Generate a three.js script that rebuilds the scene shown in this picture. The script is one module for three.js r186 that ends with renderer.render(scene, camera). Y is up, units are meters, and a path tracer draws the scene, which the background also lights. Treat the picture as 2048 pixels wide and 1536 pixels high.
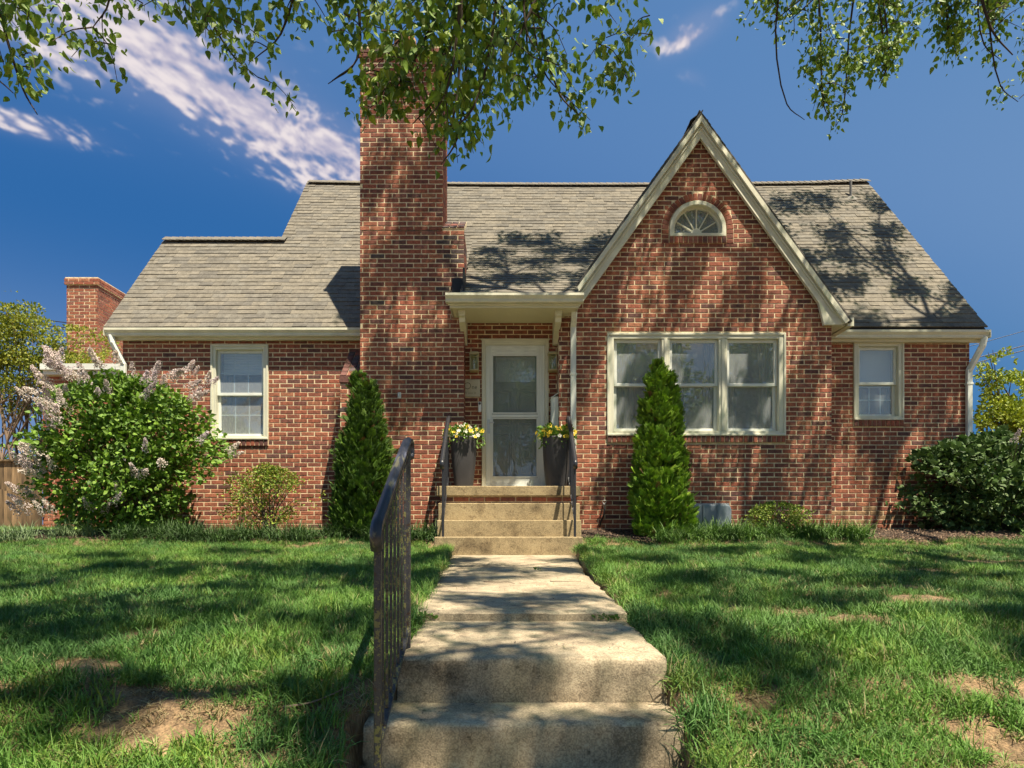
import * as THREE from 'three';
import { mergeGeometries, mergeVertices } from 'three/addons/utils/BufferGeometryUtils.js';
import { RoundedBoxGeometry } from 'three/addons/geometries/RoundedBoxGeometry.js';

// ---------------------------------------------------------------- camera, sky, sun, exposure
const scene = new THREE.Scene();
const camera = new THREE.PerspectiveCamera(61.13, 4 / 3, 0.1, 900);
camera.position.set(0, 1.25, 0);
camera.lookAt(0, 1.25, -10);
camera.setViewOffset(2048, 1536, 9, -282, 2048, 1536);   // level camera, lens shifted up so that verticals stay upright
camera.updateProjectionMatrix();
const renderer = new THREE.WebGLRenderer({ antialias: true });
renderer.setSize(1024, 768);
renderer.toneMapping = THREE.LinearToneMapping;
const EXPOSURE = 2.25;
renderer.toneMappingExposure = EXPOSURE;
renderer.shadowMap.enabled = true;
const SUN = new THREE.Vector3(0.75, 2.85, 1.0).normalize();
const sun = new THREE.DirectionalLight(new THREE.Color().setRGB(1.0, 0.885, 0.69), 5);
sun.name = 'sun';
sun.position.copy(SUN).multiplyScalar(40).add(new THREE.Vector3(0, 2, -7));
sun.target.position.set(0, 2, -7);
sun.castShadow = true;
sun.shadow.mapSize.set(4096, 4096);
Object.assign(sun.shadow.camera, { left: -18, right: 18, top: 18, bottom: -18, near: 1, far: 90 });
scene.add(sun, sun.target);

// ---------------------------------------------------------------- random numbers and noise
let seedState = 7;
const setSeed = (s) => { seedState = s >>> 0; };
function rnd() { seedState = (seedState + 0x6d2b79f5) | 0; let t = Math.imul(seedState ^ (seedState >>> 15), 1 | seedState); t = (t + Math.imul(t ^ (t >>> 7), 61 | t)) ^ t; return ((t ^ (t >>> 14)) >>> 0) / 4294967296; }
const rr = (a, b) => a + (b - a) * rnd();
const pick = (a) => a[Math.floor(rnd() * a.length)];
const clamp = (x, a = 0, b = 1) => Math.min(b, Math.max(a, x));
const sst = (a, b, x) => { const t = clamp((x - a) / (b - a)); return t * t * (3 - 2 * t); };
const lerp = (a, b, t) => a + (b - a) * t;
const hash = (x, y, s) => { let h = Math.imul(x | 0, 374761393) + Math.imul(y | 0, 668265263) + Math.imul(s | 0, 1442695041); h = Math.imul(h ^ (h >>> 13), 1274126177); return ((h ^ (h >>> 16)) >>> 0) / 4294967296; };
function vnoise(x, y, s = 0, per = 0) {
  const ix = Math.floor(x), iy = Math.floor(y), fx = x - ix, fy = y - iy, u = fx * fx * (3 - 2 * fx), v = fy * fy * (3 - 2 * fy);
  const w = per ? (k) => ((k % per) + per) % per : (k) => k;
  const a = hash(w(ix), w(iy), s), b = hash(w(ix + 1), w(iy), s), c = hash(w(ix), w(iy + 1), s), d = hash(w(ix + 1), w(iy + 1), s);
  return lerp(lerp(a, b, u), lerp(c, d, u), v);
}
function fbm(x, y, oct = 4, s = 0, per = 0) { let a = 0.5, t = 0, n = 0, f = 1; for (let i = 0; i < oct; i++) { t += a * vnoise(x * f, y * f, s + i * 17, per * f); n += a; a *= 0.5; f *= 2; } return t / n; }

// ---------------------------------------------------------------- the sky: clear blue air with a streak of cloud
{
  const W = 4096, H = 2048, data = new Float32Array(W * H * 4);
  const wisps = [   // centre and direction of each streak on the cloud layer (x, z over height), half length, half width, strength
    [-0.66, 1.52, 0.43, 0.9, 0.60, 0.19, 1.0], [-0.47, 1.74, 0.5, 0.87, 0.38, 0.15, 0.95], [-0.49, 2.02, 0.35, 0.9, 0.22, 0.09, 1.05], [-0.9, 1.33, 0.6, 0.8, 0.4, 0.16, 0.75],
    [-1.22, 1.62, 0.9, 0.4, 0.2, 0.08, 0.6], [0.375, 1.32, -0.5, 0.8, 0.09, 0.05, 0.75], [0.41, 1.45, 0.8, 0.5, 0.05, 0.025, 0.4],
    [-1.7, -0.8, 0.7, 0.7, 0.7, 0.2, 0.8], [1.5, -1.6, 0.8, -0.5, 0.7, 0.2, 0.7], [0.4, -2.6, 0.9, 0.3, 0.9, 0.25, 0.8], [2.6, 0.6, 0.6, 0.8, 0.6, 0.2, 0.6], [-3.2, -2.2, 0.6, 0.8, 1.0, 0.3, 0.8],
  ];
  const stops = [[0, 0.30, 0.40, 0.55], [0.12, 0.225, 0.345, 0.525], [0.3, 0.145, 0.265, 0.48], [0.55, 0.088, 0.200, 0.43], [1, 0.036, 0.115, 0.34]];
  for (let j = 0; j < H; j++) {
    const el = ((j + 0.5) / H - 0.5) * Math.PI, y = Math.sin(el), ch = Math.cos(el);
    let k = 0; const yy = Math.max(0, y);
    while (k < stops.length - 2 && yy > stops[k + 1][0]) k++;
    const t = clamp((yy - stops[k][0]) / (stops[k + 1][0] - stops[k][0])), base = [1, 2, 3].map((c) => lerp(stops[k][c], stops[k + 1][c], t));
    for (let i = 0; i < W; i++) {
      const az = ((i + 0.5) / W - 0.5) * 2 * Math.PI, x = Math.cos(az) * ch, z = Math.sin(az) * ch;
      const cg = x * SUN.x + y * SUN.y + z * SUN.z, ray = 0.80 + 0.5 * (cg * 0.5 + 0.5) ** 2 + 0.12 * cg;
      const pol = Math.exp(-(((Math.acos(clamp(cg, -1, 1)) * 57.3 - 91) / 10) ** 2));   // the deep blue band a quarter circle from the sun
      let r = base[0] * ray * ray * (1 - 0.74 * pol), g = base[1] * ray * Math.sqrt(ray) * (1 - 0.40 * pol), b = base[2] * (0.45 + 0.55 * ray) * (1 - 0.20 * pol);
      if (y > 0.15) {
        const qx = x / y, qz = -z / y;
        let cov = 0;
        for (const [cx, cz, dx, dz, L, Wd, st] of wisps) {
          const ex = qx - cx, ez = qz - cz, m = Math.hypot(dx, dz), al = (ex * dx + ez * dz) / m / L, ac = (ez * dx - ex * dz) / m / Wd, q = al * al + ac * ac;
          if (q < 4) cov = Math.max(cov, st * Math.exp(-q * 1.1));
        }
        if (cov > 0.03) {
          const wx = fbm(qx * 3 + 5, qz * 3, 3, 3) - 0.5, ux = qx + wx * 0.2, uz = qz + wx * 0.16;
          const al = ux * 0.43 + uz * 0.9, ac = uz * 0.43 - ux * 0.9, n = 0.30 * fbm(al * 5, ac * 17, 5, 21) + 0.30 * fbm(al * 16 + ac * 9, ac * 11, 5, 51) + 0.40 * fbm(al * 30 - ac * 12, ac * 44, 4, 77);
          const a = clamp(0.22 * cov + sst(0.76, 1.36, cov * 0.78 + (n - 0.5) * 2.6 + 0.5)) * clamp(cov * 2.2), lit = sst(0.46, 0.66, n);
          const cr = lerp(0.46, 0.78, lit), cgn = lerp(0.43, 0.70, lit), cb = lerp(0.54, 0.70, lit);
          r = lerp(r, cr, a * 0.95); g = lerp(g, cgn, a * 0.95); b = lerp(b, cb, a * 0.95);
        }
      }
      const o = (j * W + i) * 4, k2 = 1.13 / EXPOSURE; data[o] = r * k2; data[o + 1] = g * k2; data[o + 2] = b * k2; data[o + 3] = 1;
    }
  }
  const sky = new THREE.DataTexture(data, W, H, THREE.RGBAFormat, THREE.FloatType);
  sky.mapping = THREE.EquirectangularReflectionMapping; sky.magFilter = sky.minFilter = THREE.LinearFilter; sky.needsUpdate = true;
  scene.background = sky; scene.environment = sky;
}

// ---------------------------------------------------------------- helpers: textures, materials, geometry, naming
function tex(n, fn, metres = 1, srgb = true) {
  const d = new Uint8Array(n * n * 4);
  for (let j = 0; j < n; j++) for (let i = 0; i < n; i++) { const c = fn(i / n, j / n), o = (j * n + i) * 4; for (let k = 0; k < 3; k++) d[o + k] = Math.round(255 * clamp(typeof c === 'number' ? c : c[k])); d[o + 3] = 255; }
  const t = new THREE.DataTexture(d, n, n); t.wrapS = t.wrapT = THREE.RepeatWrapping; t.magFilter = t.minFilter = THREE.LinearFilter;
  if (srgb) t.colorSpace = THREE.SRGBColorSpace;
  t.repeat.set(1 / metres, 1 / metres); t.needsUpdate = true; return t;
}
function mat(rgb, rough = 0.8, o = {}) {
  const phys = 'transmission' in o || 'clearcoat' in o || 'sheen' in o || 'ior' in o;
  const m = phys ? new THREE.MeshPhysicalMaterial() : new THREE.MeshStandardMaterial();
  m.color.setRGB(...rgb); m.roughness = rough; m.side = THREE.DoubleSide; Object.assign(m, o); return m;
}
const used = new Map();
function numbered(name) { const n = used.get(name) ?? 0; used.set(name, n + 1); return n ? `${name}_${String(n).padStart(3, '0')}` : name; }
function tag(o, label, category, group, kind) { if (label) o.userData.label = label; if (category) o.userData.category = category; if (group) o.userData.group = group; if (kind) o.userData.kind = kind; return o; }
function grp(name, parent = scene) { const g = new THREE.Group(); g.name = numbered(name); parent.add(g); return g; }
function msh(name, geo, m, parent = scene) {
  const o = new THREE.Mesh(Array.isArray(geo) ? mg(geo) : geo, m); o.name = numbered(name); o.castShadow = o.receiveShadow = true; parent.add(o); return o;
}
function struct(name, geo, m, parent = scene) { const o = msh(name, geo, m, parent); o.userData.kind = 'structure'; return o; }
function clean(g) { g = g.index ? g.toNonIndexed() : g; for (const k of Object.keys(g.attributes)) if (!['position', 'normal', 'uv', 'color'].includes(k)) g.deleteAttribute(k); g.morphAttributes = {}; return g; }
function mg(list) { const l = list.map(clean); if (l.some((g) => !g.attributes.color)) l.forEach((g) => g.deleteAttribute('color')); return l.length === 1 ? l[0] : mergeGeometries(l); }
// texture coordinates in metres, laid on the side each face mostly turns to
function metric(g, ox = 0, oy = 0) {
  g = clean(g); const p = g.attributes.position, uv = new Float32Array(p.count * 2), a = new THREE.Vector3(), b = new THREE.Vector3(), c = new THREE.Vector3();
  for (let i = 0; i < p.count; i += 3) {
    a.fromBufferAttribute(p, i); b.fromBufferAttribute(p, i + 1).sub(a); c.fromBufferAttribute(p, i + 2).sub(a); b.cross(c);
    const ax = Math.abs(b.x), ay = Math.abs(b.y), az = Math.abs(b.z);
    for (let k = 0; k < 3; k++) { const x = p.getX(i + k), y = p.getY(i + k), z = p.getZ(i + k); const [u, v] = ay >= ax && ay >= az ? [x, z] : ax >= az ? [z, y] : [x, y]; uv[(i + k) * 2] = u + ox; uv[(i + k) * 2 + 1] = v + oy; }
  }
  g.setAttribute('uv', new THREE.BufferAttribute(uv, 2)); return g;
}
const at = (g, x, y, z, rx = 0, ry = 0, rz = 0) => { if (rx) g.rotateX(rx); if (ry) g.rotateY(ry); if (rz) g.rotateZ(rz); return g.translate(x, y, z); };
// a bevelled box between two corners
function bx(x0, x1, y0, y1, z0, z1, r = 0.004) {
  const w = Math.abs(x1 - x0), h = Math.abs(y1 - y0), d = Math.abs(z1 - z0), rad = Math.min(r, w * 0.3, h * 0.3, d * 0.3);
  const g = r ? new RoundedBoxGeometry(w, h, d, 1, rad) : new THREE.BoxGeometry(w, h, d);
  return g.translate((x0 + x1) / 2, (y0 + y1) / 2, (z0 + z1) / 2);
}
class Raw {
  constructor(col = false) { this.p = []; this.u = []; this.c = col ? [] : null; }
  tri(a, b, c, ua, ub, uc, col) { this.p.push(...a, ...b, ...c); this.u.push(...ua, ...ub, ...uc); if (this.c) this.c.push(...col, ...col, ...col); }
  quad(a, b, c, d, col, u = [[0, 0], [1, 0], [1, 1], [0, 1]]) { this.tri(a, b, c, u[0], u[1], u[2], col); this.tri(a, c, d, u[0], u[2], u[3], col); }
  geo(smooth = false) {
    let g = new THREE.BufferGeometry();
    g.setAttribute('position', new THREE.Float32BufferAttribute(this.p, 3)); g.setAttribute('uv', new THREE.Float32BufferAttribute(this.u, 2));
    if (this.c) g.setAttribute('color', new THREE.Float32BufferAttribute(this.c, 3));
    if (smooth) { g.deleteAttribute('uv'); g = mergeVertices(g, 1e-5); }
    g.computeVertexNormals(); return g;
  }
}
const V3 = (x, y, z) => new THREE.Vector3(x, y, z);
// a tapered tube along points, radii given at each point
function tube(pts, radii, seg = 6, cap = true) {
  const n = pts.length, pos = [], uv = [], idx = [], T = V3(), N = V3(1, 0, 0), B = V3(); let run = 0;
  for (let i = 0; i < n; i++) {
    T.copy(pts[Math.min(n - 1, i + 1)]).sub(pts[Math.max(0, i - 1)]).normalize();
    N.addScaledVector(T, -N.dot(T)); if (N.lengthSq() < 1e-6) N.set(0, 0, 1).addScaledVector(T, -T.z); N.normalize(); B.crossVectors(T, N);
    if (i) run += pts[i].distanceTo(pts[i - 1]);
    for (let k = 0; k <= seg; k++) { const a = (k / seg) * Math.PI * 2, r = radii[i]; pos.push(pts[i].x + r * (Math.cos(a) * N.x + Math.sin(a) * B.x), pts[i].y + r * (Math.cos(a) * N.y + Math.sin(a) * B.y), pts[i].z + r * (Math.cos(a) * N.z + Math.sin(a) * B.z)); uv.push((k / seg) * Math.max(0.02, radii[0] * 6), run); }
    if (i) for (let k = 0; k < seg; k++) { const a = (i - 1) * (seg + 1) + k, b = a + seg + 1; idx.push(a, b, a + 1, b, b + 1, a + 1); }
  }
  if (cap) for (const e of [0, n - 1]) { const c = pos.length / 3; pos.push(pts[e].x, pts[e].y, pts[e].z); uv.push(0, 0); for (let k = 0; k < seg; k++) { const a = e * (seg + 1) + k; idx.push(...(e ? [a, c, a + 1] : [a, a + 1, c])); } }
  const g = new THREE.BufferGeometry(); g.setAttribute('position', new THREE.Float32BufferAttribute(pos, 3)); g.setAttribute('uv', new THREE.Float32BufferAttribute(uv, 2)); g.setIndex(idx); g.computeVertexNormals(); return g;
}
function curve(list, n) { const c = new THREE.CatmullRomCurve3(list.map((p) => (p.isVector3 ? p : V3(...p)))); return c.getPoints(n); }
function plate(points, depth, z, bevel = 0) {   // an outline in x, y given thickness towards +z from z
  const s = new THREE.Shape(points.map(([x, y]) => new THREE.Vector2(x, y)));
  return new THREE.ExtrudeGeometry(s, { depth, bevelEnabled: bevel > 0, bevelSize: bevel, bevelThickness: bevel, bevelSegments: 1, curveSegments: 20 }).translate(0, 0, z);
}
function sidePlate(points, width, x) {   // an outline in (depth d, y) given a width along x from x
  const s = new THREE.Shape(points.map(([d, y]) => new THREE.Vector2(d, y)));
  const g = new THREE.ExtrudeGeometry(s, { depth: width, bevelEnabled: false, curveSegments: 8 });
  return g.rotateY(Math.PI / 2).translate(x, 0, 0);   // shape x (depth) -> -z
}
class Copies {   // copies of one small shape that nobody would count
  constructor() { this.m = []; this.c = []; }
  add(p, q, s, c) { this.m.push([p.clone(), q.clone(), typeof s === 'number' ? V3(s, s, s) : s]); this.c.push(c); }
  build(name, geo, m, parent = scene) {
    const o = new THREE.InstancedMesh(geo, m, this.m.length), M = new THREE.Matrix4(), C = new THREE.Color();
    this.m.forEach(([p, q, s], i) => { o.setMatrixAt(i, M.compose(p, q, s)); if (this.c[i]) o.setColorAt(i, C.setRGB(...this.c[i])); });
    o.name = numbered(name); o.castShadow = o.receiveShadow = true; o.userData.kind = 'stuff'; parent.add(o); return o;
  }
}
const UP = V3(0, 1, 0), Q = () => new THREE.Quaternion();
function aim(dir, roll) { return Q().setFromUnitVectors(UP, dir.clone().normalize()).multiply(Q().setFromAxisAngle(UP, roll)); }
const sphereDir = () => { const z = rr(-1, 1), a = rr(0, 6.2832), r = Math.sqrt(1 - z * z); return V3(r * Math.cos(a), z, r * Math.sin(a)); };
const jitter = (c, k) => { const f = rr(1 - k, 1 + k); return [c[0] * f, c[1] * f, c[2] * f]; };

// ---------------------------------------------------------------- textures and materials
const brickGrain = tex(512, (u, v) => { const n = fbm(u * 24, v * 24, 4, 5, 24), f = vnoise(u * 170, v * 170, 9, 170), pit = vnoise(u * 90, v * 90, 31, 90) > 0.86 ? 0.12 : 0; const t = 0.90 + (n - 0.5) * 0.45 + (f - 0.5) * 0.14 - pit; return [t, t * 0.985, t * 0.96]; }, 0.7);
const brickBump = tex(512, (u, v) => 0.5 + (fbm(u * 40, v * 40, 4, 15, 40) - 0.5) * 0.8 - (vnoise(u * 90, v * 90, 31, 90) > 0.86 ? 0.25 : 0), 0.7, false);
const mortarMap = tex(256, (u, v) => { const t = 0.92 + (fbm(u * 12, v * 12, 4, 3, 12) - 0.5) * 0.4 + (vnoise(u * 120, v * 120, 2, 120) - 0.5) * 0.16; return [t, t * 0.98, t * 0.95]; }, 0.8);
const shingleMap = tex(512, (u, v) => { const n = fbm(u * 16, v * 16, 3, 6, 16), f = vnoise(u * 200, v * 200, 8, 200); const t = 0.86 + (n - 0.5) * 0.3 + (f - 0.5) * 0.34; return [t, t, t * 0.99]; }, 0.9);
const concreteMap = tex(1024, (u, v) => {
  const big = fbm(u * 5, v * 5, 5, 11, 5), mid = fbm(u * 22, v * 22, 4, 41, 22), fine = vnoise(u * 330, v * 330, 4, 330), grit = vnoise(u * 160, v * 160, 51, 160);
  const spot = sst(0.60, 0.78, fbm(u * 40, v * 40, 4, 61, 40)) * 0.12 + sst(0.56, 0.80, fbm(u * 7, v * 7, 6, 71, 7)) * 0.17;
  let t = 0.88 + (big - 0.5) * 0.24 + (mid - 0.5) * 0.24 + (fine - 0.5) * 0.30 - spot - (grit > 0.9 ? 0.12 : 0);
  return [t, t * (0.985 - spot * 0.1), t * (0.965 - spot * 0.16)];
}, 1.7);
const concreteBump = tex(512, (u, v) => 0.5 + (vnoise(u * 150, v * 150, 4, 150) - 0.5) * 0.5 + (fbm(u * 30, v * 30, 4, 41, 30) - 0.5) * 0.9, 0.6, false);
const soilMap = tex(1024, (u, v) => { const n = fbm(u * 9, v * 9, 5, 81, 9), f = vnoise(u * 260, v * 260, 7, 260), c = vnoise(u * 60, v * 60, 17, 60); const t = 0.74 + (n - 0.5) * 0.6 + (f - 0.5) * 0.3 + (c - 0.5) * 0.2; return [t, t * 0.97, t * 0.93]; }, 1.6);
const barkMap = tex(512, (u, v) => { const n = fbm(u * 26, v * 6, 5, 91, 0); const t = 0.45 + n * 0.7; return [t, t * 0.96, t * 0.9]; }, 0.5);
const woodMap = tex(512, (u, v) => { const n = fbm(u * 40, v * 3, 5, 101, 0), b = fbm(u * 6, v * 2, 3, 111, 0); const t = 0.45 + n * 0.55 + (b - 0.5) * 0.5; return [t, t * 0.95, t * 0.88]; }, 0.8);
const ironMap = tex(512, (u, v) => {   // black paint with lichen and chips
  const l = fbm(u * 40, v * 40, 4, 121, 40), b2 = fbm(u * 5, v * 5, 3, 125, 5), s = vnoise(u * 130, v * 130, 131, 130), lich = sst(0.56, 0.64, l * 0.55 + s * 0.2 + b2 * 0.3), rust = sst(0.68, 0.74, fbm(u * 30, v * 30, 4, 141, 30));
  const base = 0.31 + (s - 0.5) * 0.12; let c = [base, base, base * 1.08];
  c = [lerp(c[0], 0.66, lich * 0.85), lerp(c[1], 0.64, lich * 0.85), lerp(c[2], 0.36, lich * 0.85)];
  return [lerp(c[0], 0.32, rust), lerp(c[1], 0.22, rust), lerp(c[2], 0.16, rust)];
}, 0.45);
const paintMap = tex(256, (u, v) => { const t = 0.93 + (fbm(u * 6, v * 6, 4, 151, 6) - 0.5) * 0.16 + (vnoise(u * 80, v * 80, 3, 80) - 0.5) * 0.04; return [t, t, t * 0.985]; }, 1.1);

const M = {};
M.mortar = mat([0.80, 0.69, 0.48], 0.95, { map: mortarMap, bumpMap: brickBump, bumpScale: 0.002 });
M.brick = mat([1, 1, 1], 0.88, { map: brickGrain, bumpMap: brickBump, bumpScale: 0.0025, vertexColors: true });
M.shingle = mat([1, 1, 1], 0.95, { map: shingleMap, vertexColors: true });
M.deck = mat([0.05, 0.05, 0.05], 0.95);
M.concrete = mat([0.455, 0.385, 0.275], 0.92, { map: concreteMap, bumpMap: concreteBump, bumpScale: 0.0016 });
M.stepConcrete = mat([0.40, 0.32, 0.185], 0.92, { map: concreteMap, bumpMap: concreteBump, bumpScale: 0.0016 });
M.paint = mat([0.74, 0.73, 0.60], 0.5, { map: paintMap });
M.white = mat([0.80, 0.83, 0.79], 0.42, { map: paintMap });
M.soffit = mat([0.70, 0.68, 0.52], 0.6, { map: paintMap });
M.glass = mat([0.86, 0.91, 0.94], 0.015, { transmission: 1, ior: 1.6, metalness: 0.2, thickness: 0 });
M.clearGlass = mat([0.95, 0.97, 0.97], 0.02, { transmission: 1, ior: 1.5, thickness: 0 });
M.iron = mat([0.42, 0.42, 0.44], 0.5, { map: ironMap, bumpMap: concreteBump, bumpScale: 0.0008 });
M.ironSmooth = mat([0.022, 0.023, 0.028], 0.32, { clearcoat: 0.25, clearcoatRoughness: 0.4 });
M.black = mat([0.02, 0.02, 0.024], 0.5);
M.bark = mat([0.16, 0.125, 0.10], 0.95, { map: barkMap });
M.barkDark = mat([0.075, 0.055, 0.045], 0.95, { map: barkMap });
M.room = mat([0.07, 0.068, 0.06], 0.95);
M.curtain = mat([0.13, 0.13, 0.11], 0.95, { transmission: 0.3, thickness: 0 });
M.shade = mat([0.78, 0.80, 0.82], 0.9);
M.greenDoor = mat([0.055, 0.085, 0.055], 0.4);
M.metal = mat([0.55, 0.56, 0.55], 0.35, { metalness: 0.9 });

// ---------------------------------------------------------------- ground, lawn, walk
function piece(t, list) { let k = 0; while (k < list.length - 2 && t > list[k + 1][0]) k++; const [a, b] = [list[k], list[k + 1]]; return lerp(a[1], b[1], sst(0, 1, clamp((t - a[0]) / (b[0] - a[0]))) * 0.5 + 0.5 * clamp((t - a[0]) / (b[0] - a[0]))); }
const LAWN = [[-500, -0.12], [-2.2, -0.12], [-2.0, -0.03], [1.5, -0.03], [2.0, 0.13], [2.6, 0.31], [3.1, 0.52], [4, 0.66], [6, 0.80], [8.2, 0.95], [8.6, 1.06], [9.3, 1.15], [12, 1.17], [500, 1.17]];
const walkL = (d) => (d < 2.86 ? -0.70 : d < 3.12 ? -0.62 : lerp(-0.52, -0.707, clamp((d - 3.1) / 5.1))), walkR = (d) => (d < 3.12 ? 0.77 : lerp(0.758, 0.853, clamp((d - 3.1) / 5.1)));
const walkMid = (d) => (walkL(d) + walkR(d)) / 2, walkHalf = (d) => (walkR(d) - walkL(d)) / 2;
function lawnY(x, d) { return piece(d, LAWN) + (d > 2 && d < 8.4 ? (fbm(x * 1.3 + 9, d * 1.3, 3, 5) - 0.5) * 0.09 + (fbm(x * 5, d * 5, 2, 15) - 0.5) * 0.025 : 0) + (x > 1.2 && d > 2.5 && d < 8 ? 0.02 : 0); }
function groundY(x, z) {
  const d = -z; let y = lawnY(x, d);
  if (d > 2.1 && d < 9.2) { const e = Math.abs(x - walkMid(d)) - walkHalf(d); y -= 0.30 * (1 - sst(-0.06, 0.02, e)) * sst(2.1, 2.3, d) * (d > 3.3 || d < 2.3 ? 1 : 1); }
  return y;
}
const soilMat = mat([0.34, 0.24, 0.14], 0.98, { map: soilMap, bumpMap: soilMap, bumpScale: 0.012 });
{
  const xs = [], ds = [];
  for (const [a, b, n] of [[-420, -40, 10], [-40, -10, 12], [-10, -1.2, 60], [-1.2, 1.4, 46], [1.4, 10, 60], [10, 40, 12], [40, 420, 10]]) for (let i = 0; i < n; i++) xs.push(lerp(a, b, i / n)); xs.push(420);
  for (const [a, b, n] of [[-420, -20, 12], [-20, 1.5, 14], [1.5, 9.4, 120], [9.4, 30, 16], [30, 420, 12]]) for (let i = 0; i < n; i++) ds.push(lerp(a, b, i / n)); ds.push(420);
  const pos = [], uv = [], idx = [];
  ds.forEach((d) => xs.forEach((x) => { pos.push(x, groundY(x, -d), -d); uv.push(x, d); }));
  for (let j = 0; j < ds.length - 1; j++) for (let i = 0; i < xs.length - 1; i++) { const a = j * xs.length + i, b = a + xs.length; idx.push(a, a + 1, b, b, a + 1, b + 1); }
  const g = new THREE.BufferGeometry(); g.setAttribute('position', new THREE.Float32BufferAttribute(pos, 3)); g.setAttribute('uv', new THREE.Float32BufferAttribute(uv, 2)); g.setIndex(idx); g.computeVertexNormals();
  tag(struct('ground', g, soilMat), 'lawn soil sloping down from the house with bare tan patches', 'ground');
}
{
  const road = struct('road', metric(bx(-200, 200, -0.2, -0.075, 3.6, 11.5, 0)), mat([0.055, 0.055, 0.058], 0.95, { map: soilMap }));
  tag(road, 'asphalt street in front of the house behind the viewer', 'road');
  const pave = grp('pavement'); tag(pave, 'concrete pavement strip at the foot of the front steps', 'pavement', null, 'structure');
  for (let i = -9; i < 9; i++) msh('paving_slab', metric(bx(i * 1.5 + 0.006, i * 1.5 + 1.494, -0.1, 0.0, -1.45, 0.1, 0.01), i), M.concrete, pave);
}
// a slab whose outline is a quadrilateral on the ground, with a worn rounded edge and an uneven top
function slab(d0, d1, y0, y1, x00, x01, x10, x11, th, ragged = 0.008) {
  const nx = 26, nd = Math.max(10, Math.round((d1 - d0) / 0.06)), pos = [], idx = [];
  for (let j = 0; j <= nd; j++) for (let i = 0; i <= nx; i++) {
    const tj = j / nd, ti = i / nx, dd0 = d0 + (fbm(ti * 9, d0 * 7, 3, 1) - 0.5) * ragged * 4, d = lerp(dd0, d1, tj);
    const rag = (fbm(d * 7, 3, 3, i ? 8 : 9) - 0.5) * ragged * 3, x = lerp(lerp(x00, x10, tj), lerp(x01, x11, tj), ti) + (i === 0 || i === nx ? rag : 0);
    const e = Math.min(ti * (x01 - x00), (1 - ti) * (x01 - x00), tj * (d1 - d0), (1 - tj) * (d1 - d0)), y = lerp(y0, y1, tj) - 0.012 * Math.max(0, 1 - e / 0.03) ** 2 + (fbm(x * 6, d * 6, 3, 2) - 0.5) * 0.008;
    pos.push(x, y, -d);
  }
  for (let j = 0; j < nd; j++) for (let i = 0; i < nx; i++) { const a = j * (nx + 1) + i, b = a + nx + 1; idx.push(a, a + 1, b, b, a + 1, b + 1); }
  const ring = []; for (let i = 0; i <= nx; i++) ring.push(i); for (let j = 1; j <= nd; j++) ring.push(j * (nx + 1) + nx); for (let i = nx - 1; i >= 0; i--) ring.push(nd * (nx + 1) + i); for (let j = nd - 1; j > 0; j--) ring.push(j * (nx + 1));
  const base = pos.length / 3; ring.forEach((k) => pos.push(pos[k * 3], pos[k * 3 + 1], pos[k * 3 + 2])); ring.forEach((k) => pos.push(pos[k * 3], pos[k * 3 + 1] - th, pos[k * 3 + 2]));
  const L = ring.length; for (let k = 0; k < L; k++) { const a = base + k, b = base + ((k + 1) % L); idx.push(a, a + L, b, b, a + L, b + L); }
  const g = new THREE.BufferGeometry(); g.setAttribute('position', new THREE.Float32BufferAttribute(pos, 3)); g.setIndex(idx); g.computeVertexNormals();
  return metric(g, d0 * 1.3, x00);
}
{
  const walk = grp('path'); tag(walk, 'cracked concrete front walk leading from the front steps to the porch', 'path', null, 'structure');
  msh('slab', slab(6.52, 8.22, 0.805, 0.874, -0.676, 0.755, -0.715, 0.86, 0.16), M.concrete, walk);
  msh('slab', slab(4.0, 6.49, 0.715, 0.800, -0.585, 0.735, -0.674, 0.749, 0.2, 0.012), M.concrete, walk);
}
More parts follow.
